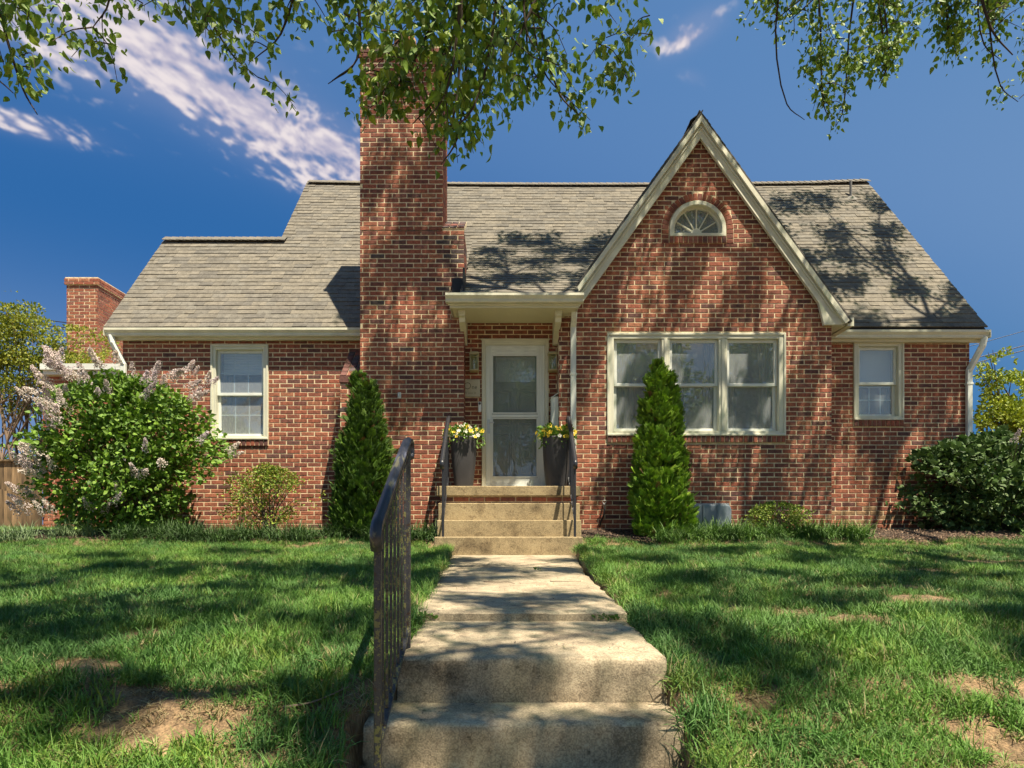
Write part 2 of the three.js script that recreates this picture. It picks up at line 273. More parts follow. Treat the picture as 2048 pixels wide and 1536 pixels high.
{ // the two near steps: one cast block, the walk's first bay on top
  const s = grp('front_steps'); tag(s, 'worn concrete steps in the foreground with rounded edges and dappled light', 'steps');
  const nose = (d, y0, y1, back, yb) => [[back, y0], [d, y0], [d - 0.002, y1 - 0.034], [d + 0.004, y1 - 0.012], [d + 0.014, y1 - 0.003], [d + 0.034, y1 + 0.002], [back, yb]];
  const block = (pts, xa, xb, ox) => {   // a profile swept across the steps, cut fine so that its face can be uneven
    const n = 40, m = []; const dense = []; pts.forEach((p, i) => { const q = pts[(i + 1) % pts.length], k = Math.max(1, Math.round(Math.hypot(q[0] - p[0], q[1] - p[1]) / 0.03)); for (let j = 0; j < k; j++) dense.push([lerp(p[0], q[0], j / k), lerp(p[1], q[1], j / k)]); });
    const L = dense.length, pos = [], idx = [];
    for (let i = 0; i <= n; i++) dense.forEach(([d, y]) => { const t = i / n, x = lerp(xa(d), xb(d), t), r = Math.min(t, 1 - t) * (xb(d) - xa(d)), e = Math.max(0, 1 - r / 0.03) ** 2 * 0.010; pos.push(x + (i === 0 || i === n ? (fbm(d * 8, y * 8, 3, 4 + i) - 0.5) * 0.03 : 0), y - (y > pts[0][1] + 0.08 ? e : 0) + (fbm(x * 7, d * 7 + y * 5, 3, 6) - 0.5) * 0.008, -d + (fbm(x * 6 + 4, y * 6, 3, 7) - 0.5) * 0.012 - e); });
    for (let i = 0; i < n; i++) for (let k = 0; k < L; k++) { const a = i * L + k, b = i * L + ((k + 1) % L); idx.push(a, b, a + L, b, b + L, a + L); }
    for (const i of [0, n]) { const f = THREE.ShapeUtils.triangulateShape(dense.map((p) => new THREE.Vector2(...p)), []); f.forEach(([a, b, c]) => idx.push(i * L + a, i * L + (i ? c : b), i * L + (i ? b : c))); }
    const g = new THREE.BufferGeometry(); g.setAttribute('position', new THREE.Float32BufferAttribute(pos, 3)); g.setIndex(idx); g.computeVertexNormals();
    return metric(g, ox, 0.4);
  };
  msh('step', block(nose(3.08, 0.30, 0.618, 4.0, 0.662), () => -0.52, (d) => 0.756 - 0.02 * clamp(d - 3.1), 0), M.concrete, s);
  msh('step', block(nose(2.78, 0.08, 0.398, 3.2, 0.412), () => -0.62, () => 0.762, 2.2), M.concrete, s);
  msh('step', block(nose(2.46, -0.1, 0.198, 2.9, 0.212), () => -0.64, () => 0.775, 4.1), M.concrete, s);
}

// ---------------------------------------------------------------- brickwork
const COURSE = 0.0677, BOND = 0.2127, BH = 0.0548, BL = 0.1995;
const TONES = [[0.351, 0.117, 0.069], [0.285, 0.095, 0.061], [0.394, 0.143, 0.085], [0.249, 0.083, 0.056], [0.212, 0.075, 0.057], [0.157, 0.068, 0.058], [0.411, 0.169, 0.097], [0.327, 0.131, 0.095], [0.37, 0.113, 0.068], [0.103, 0.073, 0.073], [0.363, 0.224, 0.121]];
const TONE_ODDS = [0, 0, 0, 1, 1, 1, 2, 2, 2, 3, 3, 3, 4, 5, 6, 7, 7, 8, 8, 8, 0, 1, 2, 3, 0, 8, 2, 1, 0, 3, 8, 2, 4, 5, 4];
const brickMats = TONES.map((t) => mat(t, 0.88, { map: brickGrain, bumpMap: brickBump, bumpScale: 0.0025 }));
function pushBrick(R, F, s, y, w, h, col, proud = 0) {   // F(s, y, n): point on the wall; a slightly crooked brick with worn arrises
  const b = 0.0035, j = () => rr(-0.0012, 0.0012), n0 = proud + rr(-0.0012, 0.0014), ou = rr(0, 3), ov = rr(0, 3);
  const o = [[s - w / 2, y - h / 2], [s + w / 2, y - h / 2], [s + w / 2, y + h / 2], [s - w / 2, y + h / 2]].map(([a, c]) => [a + j(), c + j()]);
  const i = o.map(([a, c]) => [a + (a < s ? b : -b), c + (c < y ? b : -b)]), uv = ([a, c]) => [a + ou, c + ov];
  const f = i.map(([a, c]) => F(a, c, n0)), m = o.map(([a, c]) => F(a, c, n0 - b)), k = o.map(([a, c]) => F(a, c, -0.014));
  R.quad(f[0], f[1], f[2], f[3], col, i.map(uv));
  for (let e = 0; e < 4; e++) { const q = (e + 1) % 4; R.quad(m[e], m[q], f[q], f[e], col, [uv(o[e]), uv(o[q]), uv(i[q]), uv(i[e])]); R.quad(k[e], k[q], m[q], m[e], col, [uv(o[e]), uv(o[q]), uv(o[q]), uv(o[e])]); }
}
setSeed(11);
const localF = (s, y, n) => [s, y, n];
const brickGeos = Array.from({ length: 6 }, () => { const R = new Raw(); pushBrick(R, localF, 0, 0, BL, BH); return R.geo(); });
const frameOf = (ox, oz, nx, nz) => (s, y, n) => [ox + nz * s + nx * n, y, oz - nx * s + nz * n];   // s runs to the right seen from outside
// lay a wall: spans(y) gives the free stretches of a course. The bricks nearest to focus are pieces of their own, the rest one joined mass.
function layBricks(parent, { ox = 0, oz, n = [0, 1], y0, y1, spans, singles = 0, focus = [0, 0], odds = TONE_ODDS, shift = 0, proud = () => 0, dark = null, stain = null }) {
  const F = frameOf(ox, oz, n[0], n[1]), list = [];
  for (let i = 0, y = y0 + COURSE / 2; y < y1 - 0.02; i++, y += COURSE) for (const [a, b] of spans(y)) {
    if (b - a < 0.03) continue;
    const off = shift + (i % 2) * BOND / 2 + rr(-0.006, 0.006);
    for (let k = Math.floor((a - off) / BOND); k * BOND + off < b; k++) {
      const lo = Math.max(a, k * BOND + off + 0.0066), hi = Math.min(b, (k + 1) * BOND + off - 0.0066); if (hi - lo < 0.025) continue;
      let tone = pick(odds); if (dark && rnd() < dark((lo + hi) / 2, y)) tone = pick([4, 5, 5, 9]); if (stain && rnd() < stain((lo + hi) / 2, y)) tone = pick([10, 10, 7, 6]);
      list.push({ s: (lo + hi) / 2, y: y + rr(-0.0012, 0.0012), w: hi - lo, tone, pr: proud(y), full: hi - lo > BOND - 0.0142 });
    }
  }
  list.sort((p, q) => Math.hypot(p.s - focus[0], p.y - focus[1]) - Math.hypot(q.s - focus[0], q.y - focus[1]));
  let left = singles; const R = new Raw(true), turn = Math.atan2(n[0], n[1]);
  for (const b of list) {
    if (b.full && !b.pr && left > 0) { left--; const o = msh('brick', pick(brickGeos), brickMats[b.tone], parent); o.position.set(...F(b.s, b.y, rr(-0.001, 0.001))); o.rotation.y = turn; } else pushBrick(R, F, b.s, b.y, b.w, BH, jitter(TONES[b.tone], 0.1), b.pr);
  }
  if (R.p.length) msh('brickwork', R.geo(), M.brick, parent).userData.kind = 'stuff';
}
function holes(a, b, list) {   // [a, b] less the openings [x0, x1] given
  let out = [[a, b]];
  for (const [x0, x1] of list) out = out.flatMap(([p, q]) => (x1 <= p || x0 >= q ? [[p, q]] : [[p, x0], [x1, q]])).filter(([p, q]) => q - p > 0.01);
  return out;
}
// a row of bricks on edge under an opening
function rowlock(parent, x0, x1, y0, y1, z, singles = true) {
  const n = Math.round((x1 - x0) / 0.068), w = (x1 - x0) / n; const R = new Raw(); pushBrick(R, localF, 0, 0, w - 0.011, y1 - y0 - 0.006, null, 0.022); const g = R.geo();
  for (let i = 0; i < n; i++) { const o = msh('brick', g, brickMats[pick([0, 1, 3, 4, 5, 7, 8])], parent); o.position.set(x0 + w * (i + 0.5), (y0 + y1) / 2, z + rr(-0.002, 0.002)); }
  msh('sill_mortar', metric(bx(x0, x1, y0 + 0.002, y1 - 0.002, z - 0.02, z + 0.012, 0)), M.mortar, parent);
}
function wallPanel(outline, openings, depth, zFront) {
  const s = new THREE.Shape(outline.map(([x, y]) => new THREE.Vector2(x, y)));
  for (const h of openings) s.holes.push(h instanceof THREE.Path ? h : new THREE.Path(h.map(([x, y]) => new THREE.Vector2(x, y))));
  return metric(new THREE.ExtrudeGeometry(s, { depth, bevelEnabled: false, curveSegments: 24 }).translate(0, 0, zFront - depth));
}
const rect = (x0, x1, y0, y1) => [[x0, y0], [x1, y0], [x1, y1], [x0, y1]];

// ---------------------------------------------------------------- the house
const ZM = -10.02, ZG = -9.39, ZC = -9.45, ZD = -9.75, RM = 9.008e-3;
const house = grp('brick_house'); tag(house, 'one and a half storey red brick house with steep front gable and tall chimney', 'house');
const WIN_L = [-4.569, -3.685, 2.565, 4.027], WIN_R = [5.331, 6.1, 2.865, 4.127], WIN_T = [1.439, 4.013, 2.537, 4.019];
const ARCH = { x: 2.745, y: 5.52, r: 0.408, base: 5.415 };
setSeed(21);
{ // left front wall
  const w = msh('wall', wallPanel(rect(-5.93, -0.7, 1.0, 4.3), [rect(...WIN_L)], 0.22, ZM - 0.004), M.mortar, house); w.userData.label = 'left front wall with one window, partly behind the lilac';
  layBricks(w, { oz: ZM, y0: 1.13, y1: 4.22, singles: 300, focus: [-3.4, 3.0], spans: (y) => holes(-5.93, -2.15, y > 2.47 && y < 4.04 ? [[WIN_L[0] - 0.004, WIN_L[1] + 0.004]] : []) });
  rowlock(w, WIN_L[0], WIN_L[1], 2.468, 2.565, ZM);
}
{ // right front wall
  const w = msh('wall', wallPanel(rect(4.55, 7.12, 1.0, 4.3), [rect(...WIN_R)], 0.22, ZM - 0.004), M.mortar, house); w.userData.label = 'right front wall with one small window';
  layBricks(w, { oz: ZM, y0: 1.13, y1: 4.22, singles: 300, focus: [5.6, 2.6], shift: 0.05, stain: (s, y) => 0.85 * (1 - sst(1.32, 1.62, y + (fbm(s * 3, 1, 2, 5) - 0.5) * 0.4)) * (1 - sst(5.3, 6.2, s)), spans: (y) => holes(4.56, 7.12, y > 2.765 && y < 4.2 ? [[WIN_R[0] - 0.004, WIN_R[1] + 0.004]] : []) });
  rowlock(w, WIN_R[0], WIN_R[1], 2.768, 2.865, ZM);
}
{ // gable wall with its triple window and fanlight
  const top = (y) => Math.min(1.93, (6.98 - y) / 1.39), path = new THREE.Path();
  path.moveTo(ARCH.x - ARCH.r, ARCH.base); path.lineTo(ARCH.x + ARCH.r, ARCH.base); path.lineTo(ARCH.x + ARCH.r, ARCH.y); path.absarc(ARCH.x, ARCH.y, ARCH.r, 0, Math.PI, false); path.lineTo(ARCH.x - ARCH.r, ARCH.base);
  const w = msh('wall', wallPanel([[0.744, 1.0], [4.681, 1.0], [4.681, 4.22], [2.766, 6.95], [0.86, 4.3], [0.744, 4.3]], [rect(...WIN_T), path], 0.22, ZG - 0.004), M.mortar, house); w.userData.label = 'gable front wall with triple window and half round attic window';
  layBricks(w, {
    oz: ZG, y0: 1.13, y1: 6.93, stain: (s, y) => 0.7 * (1 - sst(1.2, 1.45, y + (fbm(s * 3, 1, 2, 5) - 0.5) * 0.3)) * sst(2.8, 3.3, s), singles: 300, focus: [2.9, 2.9], shift: 0.03,
    spans: (y) => {
      const lo = Math.max(0.744, 2.766 - (6.98 - y) / 1.39), hi = Math.min(4.681, 2.766 + (6.98 - y) / 1.39), h = [];
      if (y > 2.44 && y < 4.03) h.push([WIN_T[0] - 0.004, WIN_T[1] + 0.004]);
      if (y > 5.31 && y < ARCH.y) h.push([ARCH.x - 0.525, ARCH.x + 0.525]); else if (y >= ARCH.y && y < ARCH.y + 0.525) { const q = Math.sqrt(0.525 ** 2 - (y - ARCH.y) ** 2); h.push([ARCH.x - q, ARCH.x + q]); }
      if (y > 1.2 && y < 1.56) h.push([2.56, 3.2]);
      return holes(lo, hi, h);
    },
  });
  rowlock(w, WIN_T[0], WIN_T[1], 2.44, 2.537, ZG); rowlock(w, ARCH.x - 0.415, ARCH.x + 0.415, 5.315, ARCH.base, ZG);
  const R = new Raw(); pushBrick(R, localF, 0, 0, 0.059, 0.097, null, 0.006); const vous = R.geo();
  for (let i = 0; i < 22; i++) { const a = ((i + 0.5) / 22) * Math.PI, o = msh('brick', vous, brickMats[pick([0, 1, 3, 4, 7, 8])], w); o.position.set(ARCH.x + Math.cos(a) * 0.468, ARCH.y + Math.sin(a) * 0.468, ZG); o.rotation.z = a - Math.PI / 2; }
  const R2 = new Raw(); pushBrick(R2, localF, 0, 0, 0.097, BH, null, 0.004); const leg = R2.geo();
  for (const s of [-1, 1]) for (let i = 0; i < 3; i++) { const o = msh('brick', leg, brickMats[pick([0, 1, 3, 4])], w); o.position.set(ARCH.x + s * 0.468, ARCH.y - 0.035 - i * COURSE, ZG); }
  // side of the gable bay towards the door
  const side = msh('wall', metric(bx(0.748, 0.95, 1.0, 4.3, ZG - 0.231, ZD - 0.3, 0)), M.mortar, house);
  layBricks(side, { ox: 0.744, oz: ZG - 0.1, n: [-1, 0], y0: 1.13, y1: 4.28, spans: () => [[-0.26, 0.1]] });
}
{ // wall around the door
  const w = msh('wall', wallPanel(rect(-0.75, 0.76, 1.0, 4.5), [rect(-0.383, 0.615, 1.78, 4.018)], 0.22, ZD - 0.004), M.mortar, house); w.userData.label = 'recessed wall around the front door';
  layBricks(w, { oz: ZD, y0: 1.13, y1: 4.4, shift: 0.09, odds: [1, 3, 3, 4, 4, 0, 1, 8], spans: (y) => holes(-0.66, 0.74, y < 4.02 ? [[-0.387, 0.619]] : []) });
}
{ // end and rear walls, floor, ceiling: the shell that keeps the rooms dark
  const end = (x, pts) => struct('wall', metric(sidePlate(pts, 0.2, x)), mat([0.25, 0.09, 0.065], 0.9, { map: brickGrain }), house);
  end(-5.93, [[10.24, 1.0], [10.24, 4.35], [11.6, 6.15], [13.0, 4.3], [13.0, 1.0]]); end(6.92, [[10.24, 1.0], [10.24, 4.3], [13.15, 8.0], [16.2, 4.3], [16.2, 1.0]]); end(-4.1, [[11.4, 4.0], [11.4, 6.0], [13.15, 8.0], [16.2, 4.3], [16.2, 1.0], [13.0, 1.0], [13.0, 4.0]]);
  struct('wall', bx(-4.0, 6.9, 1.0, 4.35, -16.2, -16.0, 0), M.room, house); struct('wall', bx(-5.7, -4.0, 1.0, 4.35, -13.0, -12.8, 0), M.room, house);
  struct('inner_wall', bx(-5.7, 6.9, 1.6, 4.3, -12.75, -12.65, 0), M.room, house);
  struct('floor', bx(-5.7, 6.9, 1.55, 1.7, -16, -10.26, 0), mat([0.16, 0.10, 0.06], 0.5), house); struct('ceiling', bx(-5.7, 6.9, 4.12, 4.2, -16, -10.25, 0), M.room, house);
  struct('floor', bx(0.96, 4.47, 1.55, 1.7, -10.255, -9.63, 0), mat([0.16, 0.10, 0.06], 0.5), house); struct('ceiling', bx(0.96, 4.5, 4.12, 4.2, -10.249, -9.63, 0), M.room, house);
  struct('wall', bx(4.481, 4.681, 1.0, 4.25, ZM - 0.23, ZG - 0.231, 0), mat([0.25, 0.09, 0.065], 0.9, { map: brickGrain }), house);
  struct('inner_wall', bx(-0.74, -0.62, 1.7, 4.12, -12.6, ZD - 0.24, 0), M.room, house); struct('inner_wall', bx(0.78, 0.90, 1.7, 4.12, -12.6, -10.06, 0), M.room, house);
}

// chimney
setSeed(31);
{
  const c = msh('chimney', [
    metric(bx(-2.140, -0.636, 1.0, 5.56, ZC - 0.004, -10.12, 0)), metric(bx(-2.140, -0.942, 5.5, 8.21, ZC - 0.004, -10.12, 0)),
    metric(bx(-2.431, -2.14, 1.0, 3.40, ZC - 0.004, ZM + 0.0, 0)),
  ], M.mortar, house); c.userData.label = 'tall brick chimney stack with sloped shoulders';
  const soot = (s, y) => (s > -0.97 && y > 4.6 ? 0.75 : y > 7.9 ? 0.3 : 0.02);
  layBricks(c, { oz: ZC, y0: 1.13, y1: 8.22, singles: 300, focus: [-1.45, 4.6], shift: 0.02, dark: soot, proud: (y) => (y > 8.03 ? 0.022 : 0), spans: (y) => (y < 5.55 ? [[y < 3.40 ? -2.435 : -2.144, -0.632]] : [[y > 8.03 ? -2.166 : -2.144, y > 8.03 ? -0.916 : -0.938]]) });
  layBricks(c, { ox: -0.938, oz: -9.8, n: [1, 0], y0: 1.13 + COURSE * 65, y1: 8.22, shift: 0.06, spans: () => [[-0.345, 0.32]] });
  layBricks(c, { ox: -0.632, oz: -9.8, n: [1, 0], y0: 1.13, y1: 5.56, shift: 0.06, dark: soot, spans: () => [[-0.345, 0.32]] });
  layBricks(c, { ox: -2.144, oz: -9.8, n: [-1, 0], y0: 1.13, y1: 8.22, shift: 0.06, spans: () => [[-0.32, 0.345]] });
  layBricks(c, { ox: -2.435, oz: -9.73, n: [-1, 0], y0: 1.13, y1: 3.40, shift: 0.06, spans: () => [[-0.29, 0.275]] });
  // sloped weathering of the left shoulder: paver bricks laid up the slope, their joints running uphill
  const sl = grp('chimney_shoulder', house), ang = Math.atan2(0.5, 0.57); sl.position.set(-2.435, 3.416, ZC + 0.015); sl.rotation.x = ang;
  msh('bedding', metric(bx(0, 0.30, -0.05, -0.012, -0.76, 0, 0)), M.mortar, sl);
  const R = new Raw(); pushBrick(R, (s, y, n) => [s, n, -y], 0, 0, 0.092, 0.118, null, 0.004); const g = R.geo();
  for (let i = 0; i < 3; i++) for (let k = 0; k < 6; k++) { const o = msh('brick', g, brickMats[pick([4, 5, 5, 9, 3])], sl); o.position.set(0.05 + i * 0.101, 0, -0.065 - k * 0.125 - (i % 2) * 0.0); }
  msh('brick', metric(bx(-2.442, -2.15, 3.32, 3.412, ZC - 0.06, ZC + 0.014, 0.004)), brickMats[5], c);
  const sr = grp('chimney_shoulder', house); sr.position.set(-0.955, 5.57, ZC + 0.012); sr.rotation.x = 0.55;
  msh('bedding', metric(bx(0, 0.325, -0.06, -0.012, -0.7, 0, 0)), M.mortar, sr);
  for (let i = 0; i < 3; i++) for (let k = 0; k < 5; k++) { const o = msh('brick', g, brickMats[pick([5, 9, 9, 4])], sr); o.scale.x = 1.08; o.position.set(0.055 + i * 0.109, 0, -0.065 - k * 0.125); }
  msh('chimney_crown', metric(bx(-2.12, -0.96, 8.205, 8.26, ZC - 0.02, -10.1, 0.02)), M.concrete, c);
  msh('clay_flue', new THREE.LatheGeometry([[0.12, 0], [0.15, 0], [0.15, 0.22], [0.165, 0.23], [0.165, 0.28], [0.12, 0.28], [0.12, 0]].map(([a, b]) => new THREE.Vector2(a, b)), 20).translate(-1.54, 8.25, -9.78), mat([0.36, 0.17, 0.10], 0.9), c);
}

// roof
setSeed(41);
const MSLOPE = 1.197, EAVE_D = 9.86, EAVE_Y = 4.25;
const shingleGeos = {}, SW = [0.15, 0.22, 0.30], EXPO = 0.117;
function pushTab(R, F, x0, x1, th, col) {
  const L = EXPO + 0.05, u0 = rr(0, 5), v0 = rr(0, 5), P = (x, s, n) => F(x, s, n);
  const a = P(x0, 0, th), b = P(x1, 0, th), c = P(x1, L, 0.0015), d = P(x0, L, 0.0015), e = P(x0, 0, -0.004), f = P(x1, 0, -0.004), g = P(x1, L, -0.004), h = P(x0, L, -0.004);
  R.quad(a, b, c, d, col, [[u0, v0], [u0 + x1 - x0, v0], [u0 + x1 - x0, v0 + L], [u0, v0 + L]]);
  R.quad(e, f, b, a, col, [[u0, v0], [u0 + x1 - x0, v0], [u0 + x1 - x0, v0 + th], [u0, v0 + th]]);
  R.quad(f, g, c, b, col); R.quad(h, e, a, d, col);
}
for (const w of SW) shingleGeos[w] = [0.009, 0.012, 0.016].map((th) => { const R = new Raw(); pushTab(R, (x, s, n) => [x, s, n], -w / 2 + 0.001, w / 2 - 0.001, th); return R.geo(); });
const STONES = [[0.210, 0.188, 0.152], [0.193, 0.174, 0.143], [0.229, 0.204, 0.163], [0.177, 0.161, 0.135], [0.202, 0.186, 0.157], [0.160, 0.147, 0.126]];
const stoneMats = STONES.map((c) => mat(c, 0.95, { map: shingleMap }));
function layShingles(parent, y0, d0, m, courses, span, singles, near, sag) {
  const k = 1 / Math.hypot(1, m), e = V3(0, m * k, -k), n = V3(0, k, m * k), basis = new THREE.Matrix4().makeBasis(V3(1, 0, 0), e, n), q = Q().setFromRotationMatrix(basis), list = [];
  for (let i = 0; i < courses; i++) {
    const s = i * EXPO, cy = y0 + e.y * s, cz = -d0 + e.z * s, r = span(-cz, cy); if (!r) continue;
    let x = r[0] - rr(0, 0.15);
    while (x < r[1]) { const w = pick(SW), a = Math.max(x, r[0]), b = Math.min(x + w, r[1]); if (b - a > 0.02) list.push({ x: (a + b) / 2, w: b - a, full: Math.abs(b - a - w) < 1e-6 ? w : 0, y: cy + sag((a + b) / 2, i / courses), z: cz, t: pick([0, 1, 2, 0, 1, 2, 3, 4, 4, 5]), th: Math.floor(rnd() * 3) }); x += w; }
  }
  list.sort((a, b) => near(a) - near(b));
  const R = new Raw(true); let left = singles;
  for (const t of list) {
    if (t.full && left > 0) { left--; const o = msh('shingle', shingleGeos[t.full][t.th], stoneMats[t.t], parent); o.position.set(t.x, t.y, t.z); o.quaternion.copy(q); } else {
      const F = (x, s, nn) => [t.x + x, t.y + e.y * s + n.y * nn, t.z + e.z * s + n.z * nn]; pushTab(R, F, -t.w / 2 + 0.001, t.w / 2 - 0.001, 0.009 + t.th * 0.0035, jitter(STONES[t.t], 0.07));
    }
  }
  msh('shingles', R.geo(), M.shingle, parent).userData.kind = 'stuff';
}
const mainY = (d) => EAVE_Y + MSLOPE * (d - EAVE_D);
const sagging = (x, t) => -0.055 * (1 - clamp(Math.abs(x - 1.6) / 5.7) ** 2) * t;
{
  const deck = (x0, x1, d0, y0, d1, y1, th = 0.07) => sidePlate([[d0, y0 - 0.012], [d1, y1 - 0.012], [d1, y1 - 0.012 - th * 1.5], [d0, y0 - 0.012 - th]], x1 - x0, x0);
  const roof = msh('roof', [deck(-6.1, -4.02, EAVE_D, EAVE_Y, 11.6, 6.32), deck(-4.02, 7.26, EAVE_D, EAVE_Y - 0.03, 13.15, 8.10), deck(-4.02, 7.26, 16.4, 4.3, 13.16, 8.10), deck(-6.1, -4.02, 13.3, 4.3, 11.61, 6.32)], M.deck, house);
  roof.userData.label = 'steep grey tan shingled main roof';
  layShingles(roof, EAVE_Y, EAVE_D, MSLOPE, 44, (d) => (d > 11.58 ? [-4.05, 7.28] : [-6.125, 7.28]), 300, (t) => Math.hypot(t.x + (t.x < 0 ? 4.2 : -6.0), (t.y - 4.3) * 1.6), (x, t) => (x < -4.02 ? 0 : sagging(x, t)));
  // ridge caps
  for (let x = -4.0; x < 7.2; x += 0.125) { const s = sagging(x, 1), o = msh('ridge_cap', capGeo(), stoneMats[Math.floor(rnd() * 5)], roof); o.position.set(x + 0.08, 8.175 + s + (x > 6 ? (x - 6) * 0.02 : 0), -13.16); }
  for (let x = -6.1; x < -4.05; x += 0.125) { const o = msh('ridge_cap', capGeo(), stoneMats[Math.floor(rnd() * 5)], roof); o.position.set(x + 0.08, 6.335, -11.61); }
  const pipe = grp('vent_pipe', house); pipe.position.set(6.72, 7.68, -12.73);
  msh('pipe', new THREE.CylinderGeometry(0.024, 0.024, 0.42, 14).translate(0, 0.10, 0), mat([0.12, 0.12, 0.12], 0.6), pipe);
  msh('flashing', new THREE.CylinderGeometry(0.04, 0.14, 0.06, 18).rotateX(0.5).translate(0, -0.03, 0.02), mat([0.16, 0.15, 0.13], 0.7), pipe);
  // gable roof
  const gr = msh('gable_roof', [plate([[2.766, 7.085], [4.89, 4.13], [4.925, 4.16], [2.766, 7.14]], 3.1, -12.38), plate([[2.766, 7.085], [0.80, 4.345], [0.765, 4.375], [2.766, 7.14]], 3.1, -12.38)], mat([0.11, 0.105, 0.10], 0.95, { map: shingleMap }), house);
  for (const sd of [-1, 1]) for (let i = 0; i < 30; i++) { const t = (i + 0.3) / 30, a = 54.3 * Math.PI / 180, o = msh('shingle', edgeGeo(), stoneMats[5], gr); o.position.set(2.766 + sd * t * (sd > 0 ? 2.12 : 1.93), 7.15 - t * (sd > 0 ? 2.95 : 2.68), -9.45 - rr(0, 0.006)); o.rotation.z = -sd * (a - 0.05); }
  for (let z = -9.46; z > -12.2; z -= 0.14) { const o = msh('ridge_cap', capGeo(), stoneMats[3], gr); o.position.set(2.766, 7.125, z); o.rotation.y = Math.PI / 2; }
  // porch roof: a flatter run of the same shingles brought down over the door
  const HS = 0.72;
  const pr = msh('porch_roof', [deck(-0.66, 1.0, 8.98, 4.40, 9.38, 4.40 + 0.4 * HS, 0.03), deck(-0.63, 0.9, 9.38, 4.40 + 0.4 * HS, 11.6, 4.40 + 2.62 * HS, 0.03)], M.deck, house);
  layShingles(pr, 4.41, 8.95, HS, 28, (d, y) => [d < 9.46 ? -0.66 : -0.625, d < 9.34 ? 1.0 : 2.766 - (7.1 - y) / 1.39 + 0.1], 0, () => 0, () => 0);
  msh('flashing', [bx(-0.80, -0.645, 4.45, 4.80, ZC + 0.006, ZC + 0.10, 0.004), bx(-0.628, -0.60, 4.45, 4.85, -9.46, -9.1, 0.003)], M.black, pr);
}
function capGeo() { return capGeo.g ??= (() => { const R = new Raw(); const h = 0.055, w = 0.13, L = 0.17; for (const s of [-1, 1]) { const z = s * w; R.quad([-L / 2, h + 0.012, 0], [L / 2, h, 0], [L / 2, h - 0.10, z], [-L / 2, h - 0.088, z]); R.quad([-L / 2, h + 0.012, 0], [-L / 2, h - 0.088, z], [-L / 2, h - 0.1, z], [-L / 2, h, 0]); R.quad([-L / 2, h - 0.088, z], [L / 2, h - 0.10, z], [L / 2, h - 0.112, z], [-L / 2, h - 0.1, z]); } return R.geo(); })(); }
function edgeGeo() { return edgeGeo.g ??= new THREE.BoxGeometry(0.15, 0.012, 0.33); }

// gutters, downspouts, rake boards
function gutterGeo(x0, x1, y, zBack) {   // an ogee gutter: open trough with a front lip
  const pr = [[0, 0], [0.075, 0], [0.085, 0.02], [0.085, 0.045], [0.115, 0.085], [0.115, 0.118], [0.107, 0.118], [0.106, 0.09], [0.076, 0.05], [0.074, 0.012], [0.008, 0.012], [0.008, 0.118], [0, 0.118]];
  return sidePlate(pr.map(([a, b]) => [-zBack - a, y + b]), x1 - x0, x0);
}
function downspout(parent, pts, label) {
  const list = []; for (let i = 0; i < pts.length - 1; i++) { const a = V3(...pts[i]), b = V3(...pts[i + 1]), L = a.distanceTo(b) + 0.03, g = new RoundedBoxGeometry(0.082, L, 0.062, 1, 0.012); g.applyQuaternion(Q().setFromUnitVectors(UP, b.clone().sub(a).normalize())); list.push(g.translate((a.x + b.x) / 2, (a.y + b.y) / 2, (a.z + b.z) / 2)); }
  const o = msh('downspout', list, M.white, parent); if (label) o.userData.label = label;
  for (const y of [2.2, 3.4]) { const e = pts[pts.length - 1], f = pts[pts.length - 2]; if (y < f[1]) msh('strap', bx(e[0] - 0.05, e[0] + 0.05, y, y + 0.03, e[2] - 0.034, e[2] + 0.036, 0.003), M.white, o); }
}
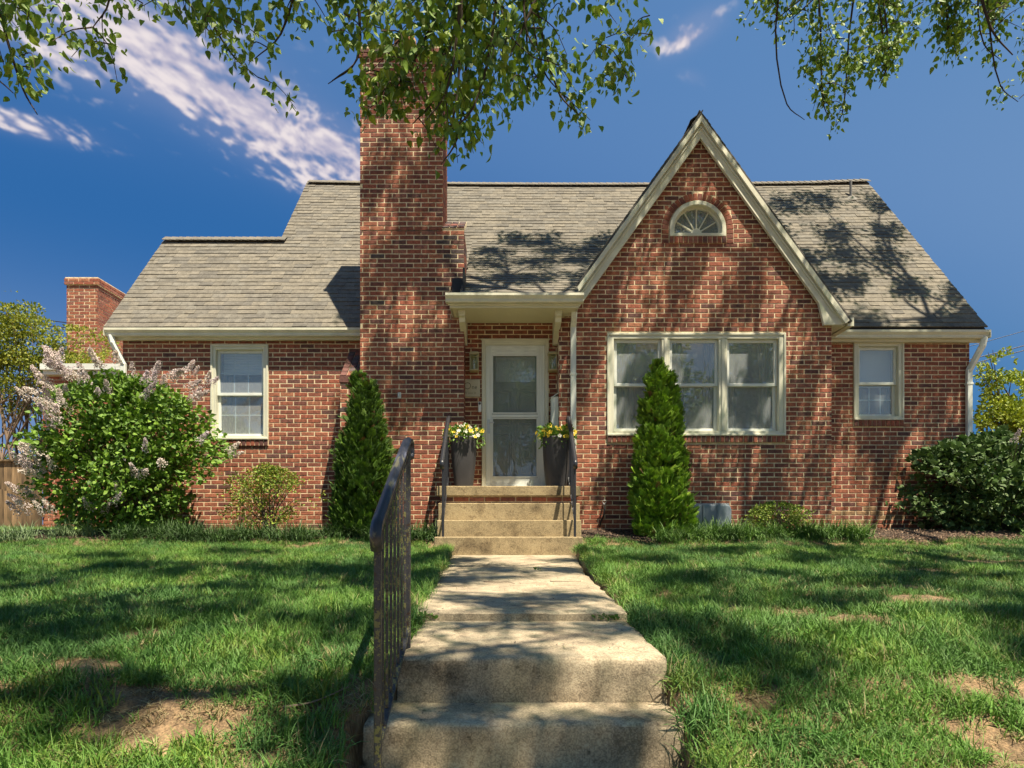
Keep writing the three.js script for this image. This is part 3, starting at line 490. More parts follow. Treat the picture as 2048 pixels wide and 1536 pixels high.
{
  const g1 = msh('gutter', gutterGeo(-6.1, -2.15, 4.115, ZM + 0.085), M.paint, house), g2 = msh('gutter', gutterGeo(4.78, 7.3, 4.085, ZM + 0.085), M.paint, house);
  msh('end_cap', bx(-6.106, -6.098, 4.115, 4.233, ZM + 0.086, ZM + 0.2, 0), M.paint, g1); msh('end_cap', bx(7.298, 7.306, 4.085, 4.203, ZM + 0.086, ZM + 0.2, 0), M.paint, g2);
  msh('fascia', [bx(-6.05, -2.15, 4.08, 4.25, ZM + 0.012, ZM + 0.084), bx(4.69, 7.26, 4.05, 4.22, ZM + 0.012, ZM + 0.084)], M.paint, house);
  downspout(house, [[-6.02, 4.12, ZM + 0.15], [-6.0, 4.02, ZM + 0.14], [-5.89, 3.72, ZM + 0.045], [-5.89, 1.25, ZM + 0.045]], 'white downspout at the left corner behind the lilac');
  downspout(house, [[7.24, 4.09, ZM + 0.15], [7.22, 3.98, ZM + 0.14], [7.08, 3.62, ZM + 0.045], [7.08, 1.3, ZM + 0.045]], 'white downspout at the right corner');
  downspout(house, [[0.945, 4.3, -9.2], [0.945, 4.2, -9.24], [0.945, 4.1, ZG + 0.042], [0.945, 1.25, ZG + 0.042]], 'long white downspout beside the front door');
  // rake boards
  const rb = msh('rake_board', [plate([[2.766, 7.085], [4.86, 4.175], [4.80, 4.12], [4.535, 4.118], [4.515, 4.2], [4.46, 4.43], [2.766, 6.79]], 0.045, ZG + 0.035, 0.004)], M.paint, house);
  const lb = msh('rake_board', [plate([[2.764, 7.085], [2.764, 6.79], [1.03, 4.385], [0.83, 4.40]], 0.045, ZG + 0.035, 0.004)], M.paint, house);
  msh('moulding', [plate([[2.766, 7.09], [4.87, 4.168], [4.82, 4.125], [2.766, 7.0]], 0.035, ZG + 0.088, 0.006), plate([[2.766, 6.955], [4.66, 4.31], [4.655, 4.29], [2.766, 6.93]], 0.012, ZG + 0.086, 0.003)], M.paint, rb);
  msh('moulding', [plate([[2.764, 7.09], [2.764, 7.0], [0.885, 4.395], [0.82, 4.395]], 0.035, ZG + 0.088, 0.006), plate([[2.764, 6.955], [2.764, 6.93], [0.94, 4.40], [0.925, 4.40]], 0.012, ZG + 0.086, 0.003)], M.paint, lb);
  msh('gable_soffit', [bx(4.685, 4.85, 4.11, 4.16, -9.85, ZG + 0.034), bx(4.80, 4.86, 4.12, 4.2, -9.85, ZG + 0.034)], M.paint, house);
  msh('gutter', sidePlate([[9.31, 4.10], [9.85, 4.10], [9.85, 4.22], [9.31, 4.22]], 0.09, 4.87), M.paint, house);
  // hood over the door
  const hood = msh('porch_hood', [bx(-0.80, 0.985, 4.272, 4.30, ZD + 0.02, -9.03), bx(-0.80, 0.985, 4.25, 4.31, -9.03, -8.985)], M.soffit, house); hood.userData.label = 'white hood over the front door on two brackets';
  for (let i = 0; i < 12; i++) msh('soffit_board', bx(-0.79, 0.975, 4.262, 4.2719, -9.05 - i * 0.055, -9.05 - i * 0.055 - 0.052, 0.003), M.soffit, hood);
  msh('fascia', bx(-0.815, 1.0, 4.30, 4.40, -9.05, -8.99), M.paint, hood);
  msh('end_board', [bx(-0.80, -0.77, 4.262, 4.42, -9.44, -9.04), bx(0.955, 0.985, 4.262, 4.42, -9.38, -9.04)], M.paint, hood);
  msh('gutter', gutterGeo(-0.85, 1.045, 4.305, -8.99), M.paint, hood);
  msh('crown_moulding', bx(-0.82, 1.005, 4.285, 4.305, -9.0, -8.965, 0.008), M.paint, hood);
  for (const x of [-0.685, 0.675]) {
    msh('bracket', sidePlate([[9.745, 3.93], [9.745, 4.262], [9.12, 4.262], [9.12, 4.19], [9.17, 4.175], [9.19, 4.12], [9.45, 4.06], [9.60, 3.98], [9.66, 3.93]], 0.085, x), M.paint, hood);
    msh('bracket_cap', bx(x - 0.008, x + 0.093, 4.22, 4.261, -9.26, -9.10), M.paint, hood);
  }
}

// windows
function doubleHung(w, x0, x1, y0, y1, ymid, z, { cols = 0, rows = 0, rowsLow = rows, colsLow = cols } = {}) {
  const fr = 0.042, up = z - 0.045, lo = z - 0.082;   // upper sash outside, lower sash further in
  const sash = (a, b, zz, name) => msh(name, [bx(x0, x0 + fr, a, b, zz - 0.03, zz), bx(x1 - fr, x1, a, b, zz - 0.03, zz), bx(x0 + fr, x1 - fr, b - fr, b, zz - 0.03, zz), bx(x0 + fr, x1 - fr, a, a + fr, zz - 0.03, zz)], M.white, w);
  sash(ymid - 0.012, y1, up, 'sash'); sash(y0, ymid + 0.03, lo, 'sash');
  msh('pane', bx(x0 + fr - 0.004, x1 - fr + 0.004, ymid + 0.026, y1 - fr + 0.004, up - 0.016, up - 0.0155, 0), M.glass, w); msh('pane', bx(x0 + fr - 0.004, x1 - fr + 0.004, y0 + fr - 0.004, ymid - 0.008, lo - 0.016, lo - 0.0155, 0), M.glass, w);
  const grid = (a, b, zz, c, r, m) => { for (let i = 1; i <= c; i++) { const x = lerp(x0 + fr, x1 - fr, i / (c + 1)); msh('muntin', bx(x - 0.008, x + 0.008, a, b, zz - 0.026, zz - 0.019, 0.002), m, w); } for (let i = 1; i <= r; i++) { const y = lerp(a, b, i / (r + 1)); msh('muntin', bx(x0 + fr, x1 - fr, y - 0.008, y + 0.008, zz - 0.0265, zz - 0.0195, 0.002), m, w); } };
  grid(ymid + 0.03, y1 - fr, up, cols, rows, M.white); grid(y0 + fr, ymid - 0.012, lo, colsLow, rowsLow, M.white);
}
function casing(w, [x0, x1, y0, y1], z, t, tt = t) {
  msh('casing', [bx(x0, x0 + t, y0, y1, z - 0.19, z + 0.012), bx(x1 - t, x1, y0, y1, z - 0.19, z + 0.012), bx(x0 + t, x1 - t, y1 - tt, y1, z - 0.19, z + 0.0115), bx(x0 + t, x1 - t, y0, y0 + t * 0.75, z - 0.19, z + 0.0125)], M.paint, w);
  msh('brick_moulding', [bx(x0 - 0.001, x0 + 0.028, y0, y1, z + 0.0125, z + 0.026, 0.005), bx(x1 - 0.028, x1 + 0.001, y0, y1, z + 0.0125, z + 0.026, 0.005), bx(x0 + 0.028, x1 - 0.028, y1 - 0.028, y1, z + 0.0125, z + 0.0255, 0.005)], M.paint, w);
  msh('sill', bx(x0 + 0.005, x1 - 0.005, y0, y0 + 0.03, z + 0.013, z + 0.035, 0.006), M.paint, w);
}
function curtain(w, x0, x1, y0, y1, z, folds, amp = 0.03, flare = 0) {
  const n = folds * 10, pos = [], idx = [];
  for (let j = 0; j <= 8; j++) for (let i = 0; i <= n; i++) { const t = i / n, y = lerp(y1, y0, j / 8), sp = 1 + flare * (j / 8); pos.push(x0 + (x1 - x0) * t * sp, y, z + Math.sin(t * folds * 6.283 + Math.sin(j * 0.3) * 0.3) * amp * (0.7 + 0.3 * hash(Math.floor(t * folds), 3, 4))); }
  for (let j = 0; j < 8; j++) for (let i = 0; i < n; i++) { const a = j * (n + 1) + i; idx.push(a, a + n + 1, a + 1, a + 1, a + n + 1, a + n + 2); }
  const g = new THREE.BufferGeometry(); g.setAttribute('position', new THREE.Float32BufferAttribute(pos, 3)); g.setIndex(idx); g.computeVertexNormals(); msh('curtain', g, M.curtain, w);
}
{
  const w = grp('window', house); w.userData.label = 'double hung window left of the chimney with a half drawn shade';
  casing(w, WIN_L, ZM, 0.075); doubleHung(w, WIN_L[0] + 0.076, WIN_L[1] - 0.076, WIN_L[2] + 0.058, WIN_L[3] - 0.076, 3.265, ZM, { cols: 2, rows: 1, colsLow: 2, rowsLow: 1 });
  msh('shade', Array.from({ length: 9 }, (_, i) => bx(-4.48, -3.77, 3.62 + i * 0.04, 3.658 + i * 0.04, ZM - 0.27, ZM - 0.24, 0.012)), M.shade, w); curtain(w, -4.6, -4.38, 2.3, 4.05, ZM - 0.34, 3);
}
{
  const w = grp('window', house); w.userData.label = 'small double hung window right of the gable with a white shade';
  casing(w, WIN_R, ZM, 0.08, 0.125); doubleHung(w, WIN_R[0] + 0.081, WIN_R[1] - 0.081, WIN_R[2] + 0.062, WIN_R[3] - 0.126, 3.43, ZM, { cols: 0, rows: 0, colsLow: 2, rowsLow: 1 });
  msh('shade', bx(5.40, 6.05, 3.42, 4.05, ZM - 0.26, ZM - 0.25, 0.003), M.shade, w); curtain(w, 5.95, 6.12, 2.6, 3.9, ZM - 0.33, 3);
}
{
  const w = grp('window', house); w.userData.label = 'triple double hung window in the gable wall with grey curtains';
  casing(w, WIN_T, ZG, 0.095, 0.08); const cols = [[1.545, 2.225], [2.345, 3.05], [3.175, 3.908]];
  msh('mullion', [bx(2.227, 2.343, 2.61, 3.938, ZG - 0.18, ZG + 0.004), bx(3.052, 3.173, 2.61, 3.938, ZG - 0.18, ZG + 0.004)], M.paint, w);
  msh('mullion_trim', [bx(2.262, 2.308, 2.61, 3.938, ZG + 0.0045, ZG + 0.016), bx(3.088, 3.137, 2.61, 3.938, ZG + 0.0045, ZG + 0.016)], M.paint, w);
  for (const [a, b] of cols) doubleHung(w, a, b, 2.612, 3.936, 3.275, ZG);
  curtain(w, 1.50, 1.92, 2.2, 4.0, ZG - 0.33, 6, 0.03, -0.15); curtain(w, 2.30, 2.60, 2.2, 4.0, ZG - 0.33, 5, 0.03, 0.35); curtain(w, 2.92, 3.12, 2.2, 4.0, ZG - 0.33, 4, 0.03, 0); curtain(w, 3.18, 3.36, 2.2, 4.0, ZG - 0.33, 3, 0.03, 0.5); curtain(w, 3.74, 3.96, 2.2, 4.0, ZG - 0.33, 4, 0.03, -0.1);
}
{ // half round attic window
  const w = grp('fanlight', house); w.userData.label = 'half round attic window with sunburst bars';
  const half = (R, base, s = new THREE.Shape()) => { s.moveTo(ARCH.x - R, base); s.lineTo(ARCH.x + R, base); s.lineTo(ARCH.x + R, ARCH.y); s.absarc(ARCH.x, ARCH.y, R, 0, Math.PI, false); s.lineTo(ARCH.x - R, base); return s; };
  const ring = (R, r, b0, b1, dep, z, bev) => { const s = half(R, b0); s.holes.push(half(r, b1, new THREE.Path())); return new THREE.ExtrudeGeometry(s, { depth: dep, bevelEnabled: true, bevelSize: bev, bevelThickness: bev, bevelSegments: 2, curveSegments: 30 }).translate(0, 0, z); };
  msh('casing', ring(0.402, 0.352, 5.419, 5.455, 0.15, ZG - 0.13, 0.004), M.paint, w); msh('sash', ring(0.350, 0.322, 5.457, 5.482, 0.03, ZG - 0.09, 0.003), M.paint, w);
  msh('pane', new THREE.ExtrudeGeometry(half(0.33, 5.475), { depth: 0.0006, bevelEnabled: false, curveSegments: 30 }).translate(0, 0, ZG - 0.085), M.glass, w);
  const hub = new THREE.Shape(); hub.absarc(0, 0, 0.075, 0, Math.PI, false); msh('hub', new THREE.ExtrudeGeometry(hub, { depth: 0.02, bevelEnabled: true, bevelSize: 0.003, bevelThickness: 0.003, bevelSegments: 1 }).translate(ARCH.x, 5.483, ZG - 0.078), M.paint, w);
  for (const a of [31, 60, 90, 120, 149]) { const t = a * Math.PI / 180, L = a === 90 ? 0.36 : a === 60 || a === 120 ? 0.345 : 0.325; msh('muntin', bx(0.07, L, -0.009, 0.009, -0.008, 0.008, 0.003).rotateZ(t).translate(ARCH.x, 5.483, ZG - 0.068), M.paint, w); }
}
{ // the front door: storm door before a dark green panel door
  const d = grp('door', house); d.userData.label = 'white storm door with two panes before a dark green door';
  msh('casing', [bx(-0.383, -0.325, 1.80, 4.018, ZD - 0.16, ZD + 0.03), bx(0.557, 0.615, 1.80, 4.018, ZD - 0.16, ZD + 0.03), bx(-0.325, 0.557, 3.945, 4.018, ZD - 0.16, ZD + 0.0295)], M.paint, d);
  msh('drip_cap', bx(-0.40, 0.63, 4.0185, 4.035, ZD - 0.0, ZD + 0.045, 0.004), M.paint, d);
  msh('storm_door', [bx(-0.323, -0.235, 1.815, 3.943, ZD - 0.03, ZD + 0.012), bx(0.455, 0.555, 1.815, 3.943, ZD - 0.03, ZD + 0.012), bx(-0.235, 0.455, 3.80, 3.943, ZD - 0.03, ZD + 0.0115), bx(-0.235, 0.455, 1.815, 1.96, ZD - 0.03, ZD + 0.0115), bx(-0.235, 0.455, 2.866, 2.908, ZD - 0.03, ZD + 0.0115)], M.white, d);
  msh('glazing_bead', [[2.915, 3.80], [1.96, 2.858]].flatMap(([a, b]) => [bx(-0.237, -0.215, a, b, ZD + 0.012, ZD + 0.02, 0.004), bx(0.435, 0.457, a, b, ZD + 0.012, ZD + 0.02, 0.004), bx(-0.215, 0.435, b - 0.02, b, ZD + 0.0121, ZD + 0.0195, 0.004), bx(-0.215, 0.435, a, a + 0.02, ZD + 0.0121, ZD + 0.0195, 0.004)]), M.white, d);
  const wavy = (x0, x1, y0, y1, z) => { const g = new THREE.PlaneGeometry(x1 - x0, y1 - y0, 24, 30), p = g.attributes.position; for (let i = 0; i < p.count; i++) p.setZ(i, (fbm(p.getX(i) * 9, p.getY(i) * 5, 2, 55) - 0.5) * 0.0022); g.computeVertexNormals(); return g.translate((x0 + x1) / 2, (y0 + y1) / 2, z); };
  msh('pane', wavy(-0.236, 0.456, 2.914, 3.801, ZD - 0.01), M.glass, d); msh('pane', wavy(-0.236, 0.456, 1.959, 2.859, ZD - 0.012), M.glass, d);
  msh('handle', [bx(-0.30, -0.262, 2.62, 2.83, ZD + 0.013, ZD + 0.022), bx(-0.29, -0.20, 2.77, 2.79, ZD + 0.04, ZD + 0.052), bx(-0.29, -0.272, 2.765, 2.795, ZD + 0.022, ZD + 0.045)], M.metal, d);
  const inn = msh('inner_door', bx(-0.33, 0.56, 1.80, 3.95, ZD - 0.155, ZD - 0.11), M.greenDoor, d);
  for (const [a, b] of [[2.0, 2.62], [2.76, 3.28]]) for (const [x0, x1] of [[-0.22, 0.06], [0.17, 0.45]]) { msh('panel', bx(x0 + 0.03, x1 - 0.03, a + 0.03, b - 0.03, ZD - 0.111, ZD - 0.098, 0.006), M.greenDoor, d); msh('panel_moulding', [bx(x0, x1, a, a + 0.02, ZD - 0.111, ZD - 0.1), bx(x0, x1, b - 0.02, b, ZD - 0.111, ZD - 0.1), bx(x0, x0 + 0.02, a + 0.02, b - 0.02, ZD - 0.111, ZD - 0.1), bx(x1 - 0.02, x1, a + 0.02, b - 0.02, ZD - 0.111, ZD - 0.1)], M.greenDoor, d); }
  msh('light', bx(-0.18, 0.42, 3.42, 3.80, ZD - 0.109, ZD - 0.106, 0), M.glass, d);
  msh('threshold', bx(-0.36, 0.59, 1.775, 1.812, ZD - 0.2, ZD + 0.05), M.metal, d);
}

// ---------------------------------------------------------------- porch steps and railings
setSeed(51);
{
  const s = grp('porch_steps'); tag(s, 'tan concrete porch steps with a brick course under the landing slab', 'steps');
  msh('step', metric(bx(-0.928, 0.953, 0.72, 1.099, -8.55, -8.2, 0.014)), M.stepConcrete, s); msh('step', metric(bx(-0.926, 0.963, 0.9, 1.314, -8.80, -8.47, 0.012), 1.1), M.stepConcrete, s); msh('step', metric(bx(-0.933, 0.972, 1.0, 1.545, -9.0, -8.73, 0.012), 2.3), M.stepConcrete, s);
  msh('landing', metric(bx(-0.967, 0.994, 1.645, 1.781, -9.70, -8.84, 0.012), 3.7), M.stepConcrete, s);
  const rc = struct('riser_mortar', metric(bx(-0.92, 0.945, 1.0, 1.646, -9.6, -8.905, 0)), M.mortar, s);
  layBricks(rc, { oz: -8.893, y0: 1.5, y1: 1.64, spans: () => [[-0.925, 0.95]] });
  layBricks(rc, { ox: 0.952, oz: -9.1, n: [1, 0], y0: 1.17, y1: 1.64, spans: () => [[-0.2, 0.36]] });
}
function bar(a, b, w, t = w) { const A = V3(...a), B = V3(...b), L = A.distanceTo(B), g = new RoundedBoxGeometry(w, L, t, 1, Math.min(w, t) * 0.18); g.applyQuaternion(Q().setFromUnitVectors(UP, B.clone().sub(A).normalize())); return metric(g.translate((A.x + B.x) / 2, (A.y + B.y) / 2, (A.z + B.z) / 2), a[0] * 3 + a[2] * 7, a[1]); }
// a moulded handrail swept along points in the (depth, y) plane at x
function handrail(pts, x, w, h) {
  const prof = [[-0.5, -0.35], [-0.5, 0.05], [-0.42, 0.18], [-0.30, 0.22], [-0.22, 0.42], [0, 0.5], [0.22, 0.42], [0.30, 0.22], [0.42, 0.18], [0.5, 0.05], [0.5, -0.35], [0.3, -0.5], [-0.3, -0.5]], c = curve(pts.map(([d, y]) => [0, y, -d]), 44), R = [], n = prof.length, pos = [], idx = [];
  c.forEach((p, i) => { const a = c[Math.max(0, i - 1)], b = c[Math.min(c.length - 1, i + 1)], ty = b.y - a.y, tz = b.z - a.z, l = Math.hypot(ty, tz), ny = -tz / l, nz = ty / l; prof.forEach(([u, v]) => pos.push(x + u * w, p.y + ny * v * h, p.z + nz * v * h)); if (i) for (let k = 0; k < n; k++) { const A = (i - 1) * n + k, B = (i - 1) * n + ((k + 1) % n); idx.push(A, B, A + n, B, B + n, A + n); } });
  for (const e of [0, c.length - 1]) { const o = pos.length / 3; pos.push(x, c[e].y, c[e].z); for (let k = 0; k < n; k++) idx.push(e * n + k, e * n + ((k + 1) % n), o); }
  const g = new THREE.BufferGeometry(); g.setAttribute('position', new THREE.Float32BufferAttribute(pos, 3)); g.setIndex(idx); g.computeVertexNormals(); const out = clean(g); const p = out.attributes.position, uv = []; for (let i = 0; i < p.count; i++) uv.push(p.getX(i) * 1.5 + p.getY(i) * 0.2, p.getZ(i) + p.getY(i)); out.setAttribute('uv', new THREE.Float32BufferAttribute(uv, 2)); return out;
}
{ // weathered railing in the foreground
  const r = grp('iron_railing'); tag(r, 'weathered black iron handrail with lichen beside the foreground steps', 'railing'); const x = -0.508;
  msh('post', bar([x, 0.19, -2.55], [x, 1.24, -2.55], 0.029), M.iron, r); msh('post', bar([x, 0.61, -3.31], [x, 1.655, -3.31], 0.029), M.iron, r);
  for (let i = 1; i <= 7; i++) { const d = 2.55 + 0.76 * (i / 8), yb = lerp(0.395, 0.735, (d - 2.55) / 0.76), yt = lerp(1.235, 1.645, (d - 2.55) / 0.76); msh('baluster', bar([x, yb, -d], [x, yt, -d], 0.0125), M.iron, r); }
  msh('bottom_rail', bar([x, 0.39, -2.55], [x, 0.73, -3.31], 0.032, 0.011), M.iron, r); msh('top_channel', bar([x, 1.232, -2.56], [x, 1.642, -3.31], 0.03, 0.012), M.iron, r);
  msh('handrail', handrail([[2.53, 1.15], [2.51, 1.175], [2.503, 1.21], [2.525, 1.252], [2.58, 1.288], [3.22, 1.64], [3.31, 1.682], [3.35, 1.685], [3.385, 1.66], [3.39, 1.62], [3.37, 1.595]], x, 0.046, 0.028), mat([0.85, 0.87, 0.95], 0.38, { map: tex(256, (u, v) => { const s = vnoise(u * 50, v * 50, 5, 50), l = fbm(u * 9, v * 9, 5, 12, 9), w = sst(0.5, 0.75, l), b = 0.17 + (s - 0.5) * 0.05 + w * 0.20, y = sst(0.66, 0.74, fbm(u * 12, v * 12, 4, 44, 12)); return [lerp(b * 0.96, 0.45, y * 0.7), lerp(b * 0.98, 0.43, y * 0.7), lerp(b * 1.1, 0.30, y * 0.7)]; }, 0.5) }), r);
}
function porchRail(x, xt, label) {
  const r = grp('porch_railing'); tag(r, label, 'railing', 'railings of the porch steps');
  const X = (d) => lerp(x, xt, (d - 8.32) / 0.9);
  msh('post', bar([x, 1.09, -8.32], [x, 2.05, -8.32], 0.03), M.ironSmooth, r); msh('post', bar([xt, 1.775, -9.22], [xt, 2.74, -9.22], 0.03), M.ironSmooth, r);
  for (let i = 1; i <= 6; i++) { const t = i / 7, d = 8.32 + 0.9 * t; msh('baluster', bar([X(d), lerp(1.31, 1.94, t), -d], [X(d), lerp(2.05, 2.72, t), -d], 0.014), M.ironSmooth, r); }
  msh('bottom_rail', bar([x, 1.30, -8.32], [xt, 1.93, -9.22], 0.025, 0.01), M.ironSmooth, r);
  const h = msh('handrail', handrail([[8.31, 1.97], [8.275, 2.0], [8.275, 2.05], [8.32, 2.09], [9.15, 2.745], [9.26, 2.79], [9.33, 2.77], [9.34, 2.72]], 0, 0.055, 0.03), M.ironSmooth, r); h.position.set(0, 0, 0);
  h.geometry.translate((x + xt) / 2, 0, 0);
}
porchRail(-0.825, -0.845, 'black iron railing on the left of the porch steps'); porchRail(0.862, 0.868, 'black iron railing on the right of the porch steps');

// ---------------------------------------------------------------- leaves and small plant shapes
function leafGeo(L, W, fold = 0.25, curl = 0.12, shape = [[0.12, 0.35], [0.35, 0.5], [0.68, 0.33], [1, 0]]) {
  const R = new Raw(), st = [[0, 0], ...shape], P = (t, s) => { const w = st[t][1] * W * s; return [w, st[t][0] * L, Math.abs(w) * fold - curl * L * st[t][0] ** 2]; };
  for (let i = 0; i < st.length - 1; i++) for (const s of [-1, 1]) {
    const a = P(i, 0), b = P(i + 1, 0), c = P(i + 1, s), d = P(i, s);
    if (st[i][1] > 0 && st[i + 1][1] > 0) { R.tri(a, c, b, [0, 0], [0, 0], [0, 0]); R.tri(a, d, c, [0, 0], [0, 0], [0, 0]); } else if (st[i + 1][1] > 0) R.tri(a, c, b, [0, 0], [0, 0], [0, 0]); else R.tri(a, d, b, [0, 0], [0, 0], [0, 0]);
  }
  return R.geo();
}
const leafMat = (rough = 0.5, tr = 0.38) => mat([1, 1, 1], rough, { transmission: tr, thickness: 0, specularIntensity: 0.6 });
const LEAF = leafMat(0.62, 0.35), LEAF_TREE = leafMat(0.62, 0.48), PETAL = mat([1, 1, 1], 0.8, { transmission: 0.3, thickness: 0 });

// ---------------------------------------------------------------- pots of pansies
setSeed(61);
const petalGeo = (() => { const R = new Raw(); for (let k = 0; k < 5; k++) { const a = (k / 5) * 6.283 + 0.3, c = Math.cos(a), s = Math.sin(a), q = (r, t, z) => [r * Math.cos(a + t), r * Math.sin(a + t), z]; R.tri([0, 0, 0], q(0.6, -0.55, 0.1), q(1, -0.28, 0.12), [0, 0], [0, 0], [0, 0]); R.tri([0, 0, 0], q(1, -0.28, 0.12), q(1, 0.28, 0.12), [0, 0], [0, 0], [0, 0]); R.tri([0, 0, 0], q(1, 0.28, 0.12), q(0.6, 0.55, 0.1), [0, 0], [0, 0], [0, 0]); } return R.geo(); })();
const eyeGeo = new THREE.SphereGeometry(0.16, 6, 4).scale(1, 1, 0.5), petalYellow = mat([0.80, 0.56, 0.02], 0.75, { transmission: 0.25, thickness: 0 }), petalWhite = mat([0.78, 0.77, 0.68], 0.75, { transmission: 0.25, thickness: 0 }), petalEye = mat([0.62, 0.30, 0.02], 0.8);
const potMat = mat([0.048, 0.046, 0.05], 0.62, { map: paintMap });
function planter(x, z, wt, wb, plab, flab, whiteShare) {
  const y0 = 1.781, y1 = 2.50, p = grp('planter'); p.position.set(x, y0, z); tag(p, plab, 'planter', 'tall planters beside the front door');
  const H = y1 - y0, pr = (h) => lerp(wb, wt, h) + 0.012 * Math.sin(h * 3.1);   // tall square pot with softly twisted, bowed sides
  const ring = (h, k, n = 40) => Array.from({ length: n }, (_, i) => { const a = (i / n) * 6.283 + h * 0.0, c = Math.cos(a), s = Math.sin(a), e = 4, r = pr(h) * k / (Math.abs(c) ** e + Math.abs(s) ** e) ** (1 / e); return [r * c, h * H, r * s]; });
  const shell = (k0, hs, inner) => { const pos = [], idx = [], n = 40; hs.forEach(([h, k]) => ring(h, k).forEach((q) => pos.push(...q))); for (let j = 0; j < hs.length - 1; j++) for (let i = 0; i < n; i++) { const a = j * n + i, b = j * n + ((i + 1) % n); idx.push(a, a + n, b, b, a + n, b + n); } const g = new THREE.BufferGeometry(); g.setAttribute('position', new THREE.Float32BufferAttribute(pos, 3)); g.setIndex(idx); g.computeVertexNormals(); return metric(g); };
  msh('pot', shell(1, [[0, 0.3], [0, 0.97], [0.02, 1], ...Array.from({ length: 12 }, (_, i) => [0.05 + i * 0.075, 1]), [0.97, 1.02], [1, 1.02], [1, 0.9], [0.9, 0.88]]), potMat, p);
  msh('soil', (() => { const s = new THREE.Shape(); ring(0.92, 0.9).forEach(([a, , b], i) => (i ? s.lineTo(a, b) : s.moveTo(a, b))); return new THREE.ShapeGeometry(s).rotateX(-Math.PI / 2).translate(0, 0.92 * H, 0); })(), mat([0.04, 0.028, 0.02], 1), p);
  const f = grp('pansy_plant'); f.position.set(x, y1 - 0.03, z); tag(f, flab, 'flowers', 'pansies in the tall planters');
  const C = new Copies(), g = leafGeo(0.05, 0.032);
  for (let i = 0; i < 620; i++) { const a = rr(0, 6.283), r = Math.sqrt(rnd()) * 0.27, h = rr(-0.02, 0.17) * (1 - r * 1.6) + rr(-0.03, 0.08); C.add(V3(Math.cos(a) * r, h, Math.sin(a) * r), aim(V3(Math.cos(a) * 0.8, rr(0.2, 1.2), Math.sin(a) * 0.8), rr(0, 6)), rr(0.6, 1.2), jitter(pick([[0.14, 0.27, 0.03], [0.19, 0.34, 0.04], [0.10, 0.21, 0.03]]), 0.2)); }
  for (let i = 0; i < 60; i++) { const a = rr(0, 6.283); C.add(V3(Math.cos(a) * rr(0.18, 0.3), rr(-0.12, 0.02), Math.sin(a) * rr(0.18, 0.3)), aim(V3(Math.cos(a), -0.9, Math.sin(a)), rr(0, 6)), rr(0.6, 1), jitter([0.15, 0.28, 0.03], 0.2)); }
  C.build('foliage', g, LEAF, f);
  const stems = []; 
  for (let i = 0; i < 64; i++) {
    const a = rr(0, 6.283), r = Math.sqrt(rnd()) * 0.30, h = 0.20 - r * 0.55 + rr(-0.04, 0.07), px = Math.cos(a) * r, pz = Math.sin(a) * r; stems.push(tube([V3(px * 0.5, -0.02, pz * 0.5), V3(px, h, pz)], [0.0022, 0.0016], 4, false));
    const fl = msh('flower', petalGeo, rnd() < whiteShare ? petalWhite : petalYellow, f), n = V3(px * 2 + rr(-0.4, 0.4), rr(0.1, 0.8), pz * 2 + rr(0.1, 1.1)).normalize(), sc = rr(0.025, 0.036);
    fl.position.set(px, h, pz); fl.quaternion.setFromUnitVectors(V3(0, 0, 1), n); fl.scale.setScalar(sc); const e = msh('flower_eye', eyeGeo, petalEye, fl); e.position.z = 0.06;
  }
  msh('stems', stems, mat([0.14, 0.24, 0.04], 0.7), f);
}
planter(-0.625, -9.30, 0.185, 0.125, 'tall dark grey planter left of the front door', 'yellow and white pansies in the planter left of the door', 0.5);
planter(0.70, -9.30, 0.195, 0.145, 'tall dark grey planter right of the front door', 'mostly yellow pansies in the planter right of the door', 0.15);

// ---------------------------------------------------------------- things fixed to the walls
function lantern(x, label) {
  const l = grp('wall_lantern'); l.position.set(x, 3.54, ZD + 0.0); tag(l, label, 'lamp', 'lanterns beside the front door'); const br = mat([0.42, 0.36, 0.20], 0.45, { metalness: 0.35 });
  msh('back_plate', bx(-0.055, 0.055, -0.005, 0.27, 0.002, 0.02), br, l); msh('cap', [bx(-0.072, 0.072, 0.235, 0.262, 0.018, 0.165), bx(-0.06, 0.06, 0.262, 0.275, 0.03, 0.15)], br, l); msh('base', bx(-0.068, 0.068, -0.01, 0.018, 0.0205, 0.16), br, l);
  for (const sx of [-1, 1]) for (const z of [0.032, 0.148]) msh('corner_post', bx(sx * 0.058 - 0.007, sx * 0.058 + 0.007, 0.018, 0.235, z - 0.007, z + 0.007), br, l);
  for (const [a, b, c, d] of [[-0.05, 0.05, 0.147, 0.149], [-0.059, -0.057, 0.04, 0.14], [0.057, 0.059, 0.04, 0.14]]) msh('pane', bx(a, b, 0.019, 0.234, c, d, 0), M.clearGlass, l);
  msh('candle', new THREE.CylinderGeometry(0.014, 0.014, 0.09, 12).translate(0, 0.062, 0.09), M.shade, l);
  msh('bulb', new THREE.LatheGeometry([[0, 0], [0.012, 0.004], [0.02, 0.03], [0.015, 0.06], [0.004, 0.085], [0, 0.088]].map(([a, b]) => new THREE.Vector2(a, b)), 14).translate(0, 0.107, 0.09), mat([0.9, 0.92, 0.92], 0.05, { transmission: 0.8, thickness: 0 }), l);
}
lantern(-0.495, 'brass framed wall lantern left of the front door'); lantern(0.668, 'brass framed wall lantern right of the front door');
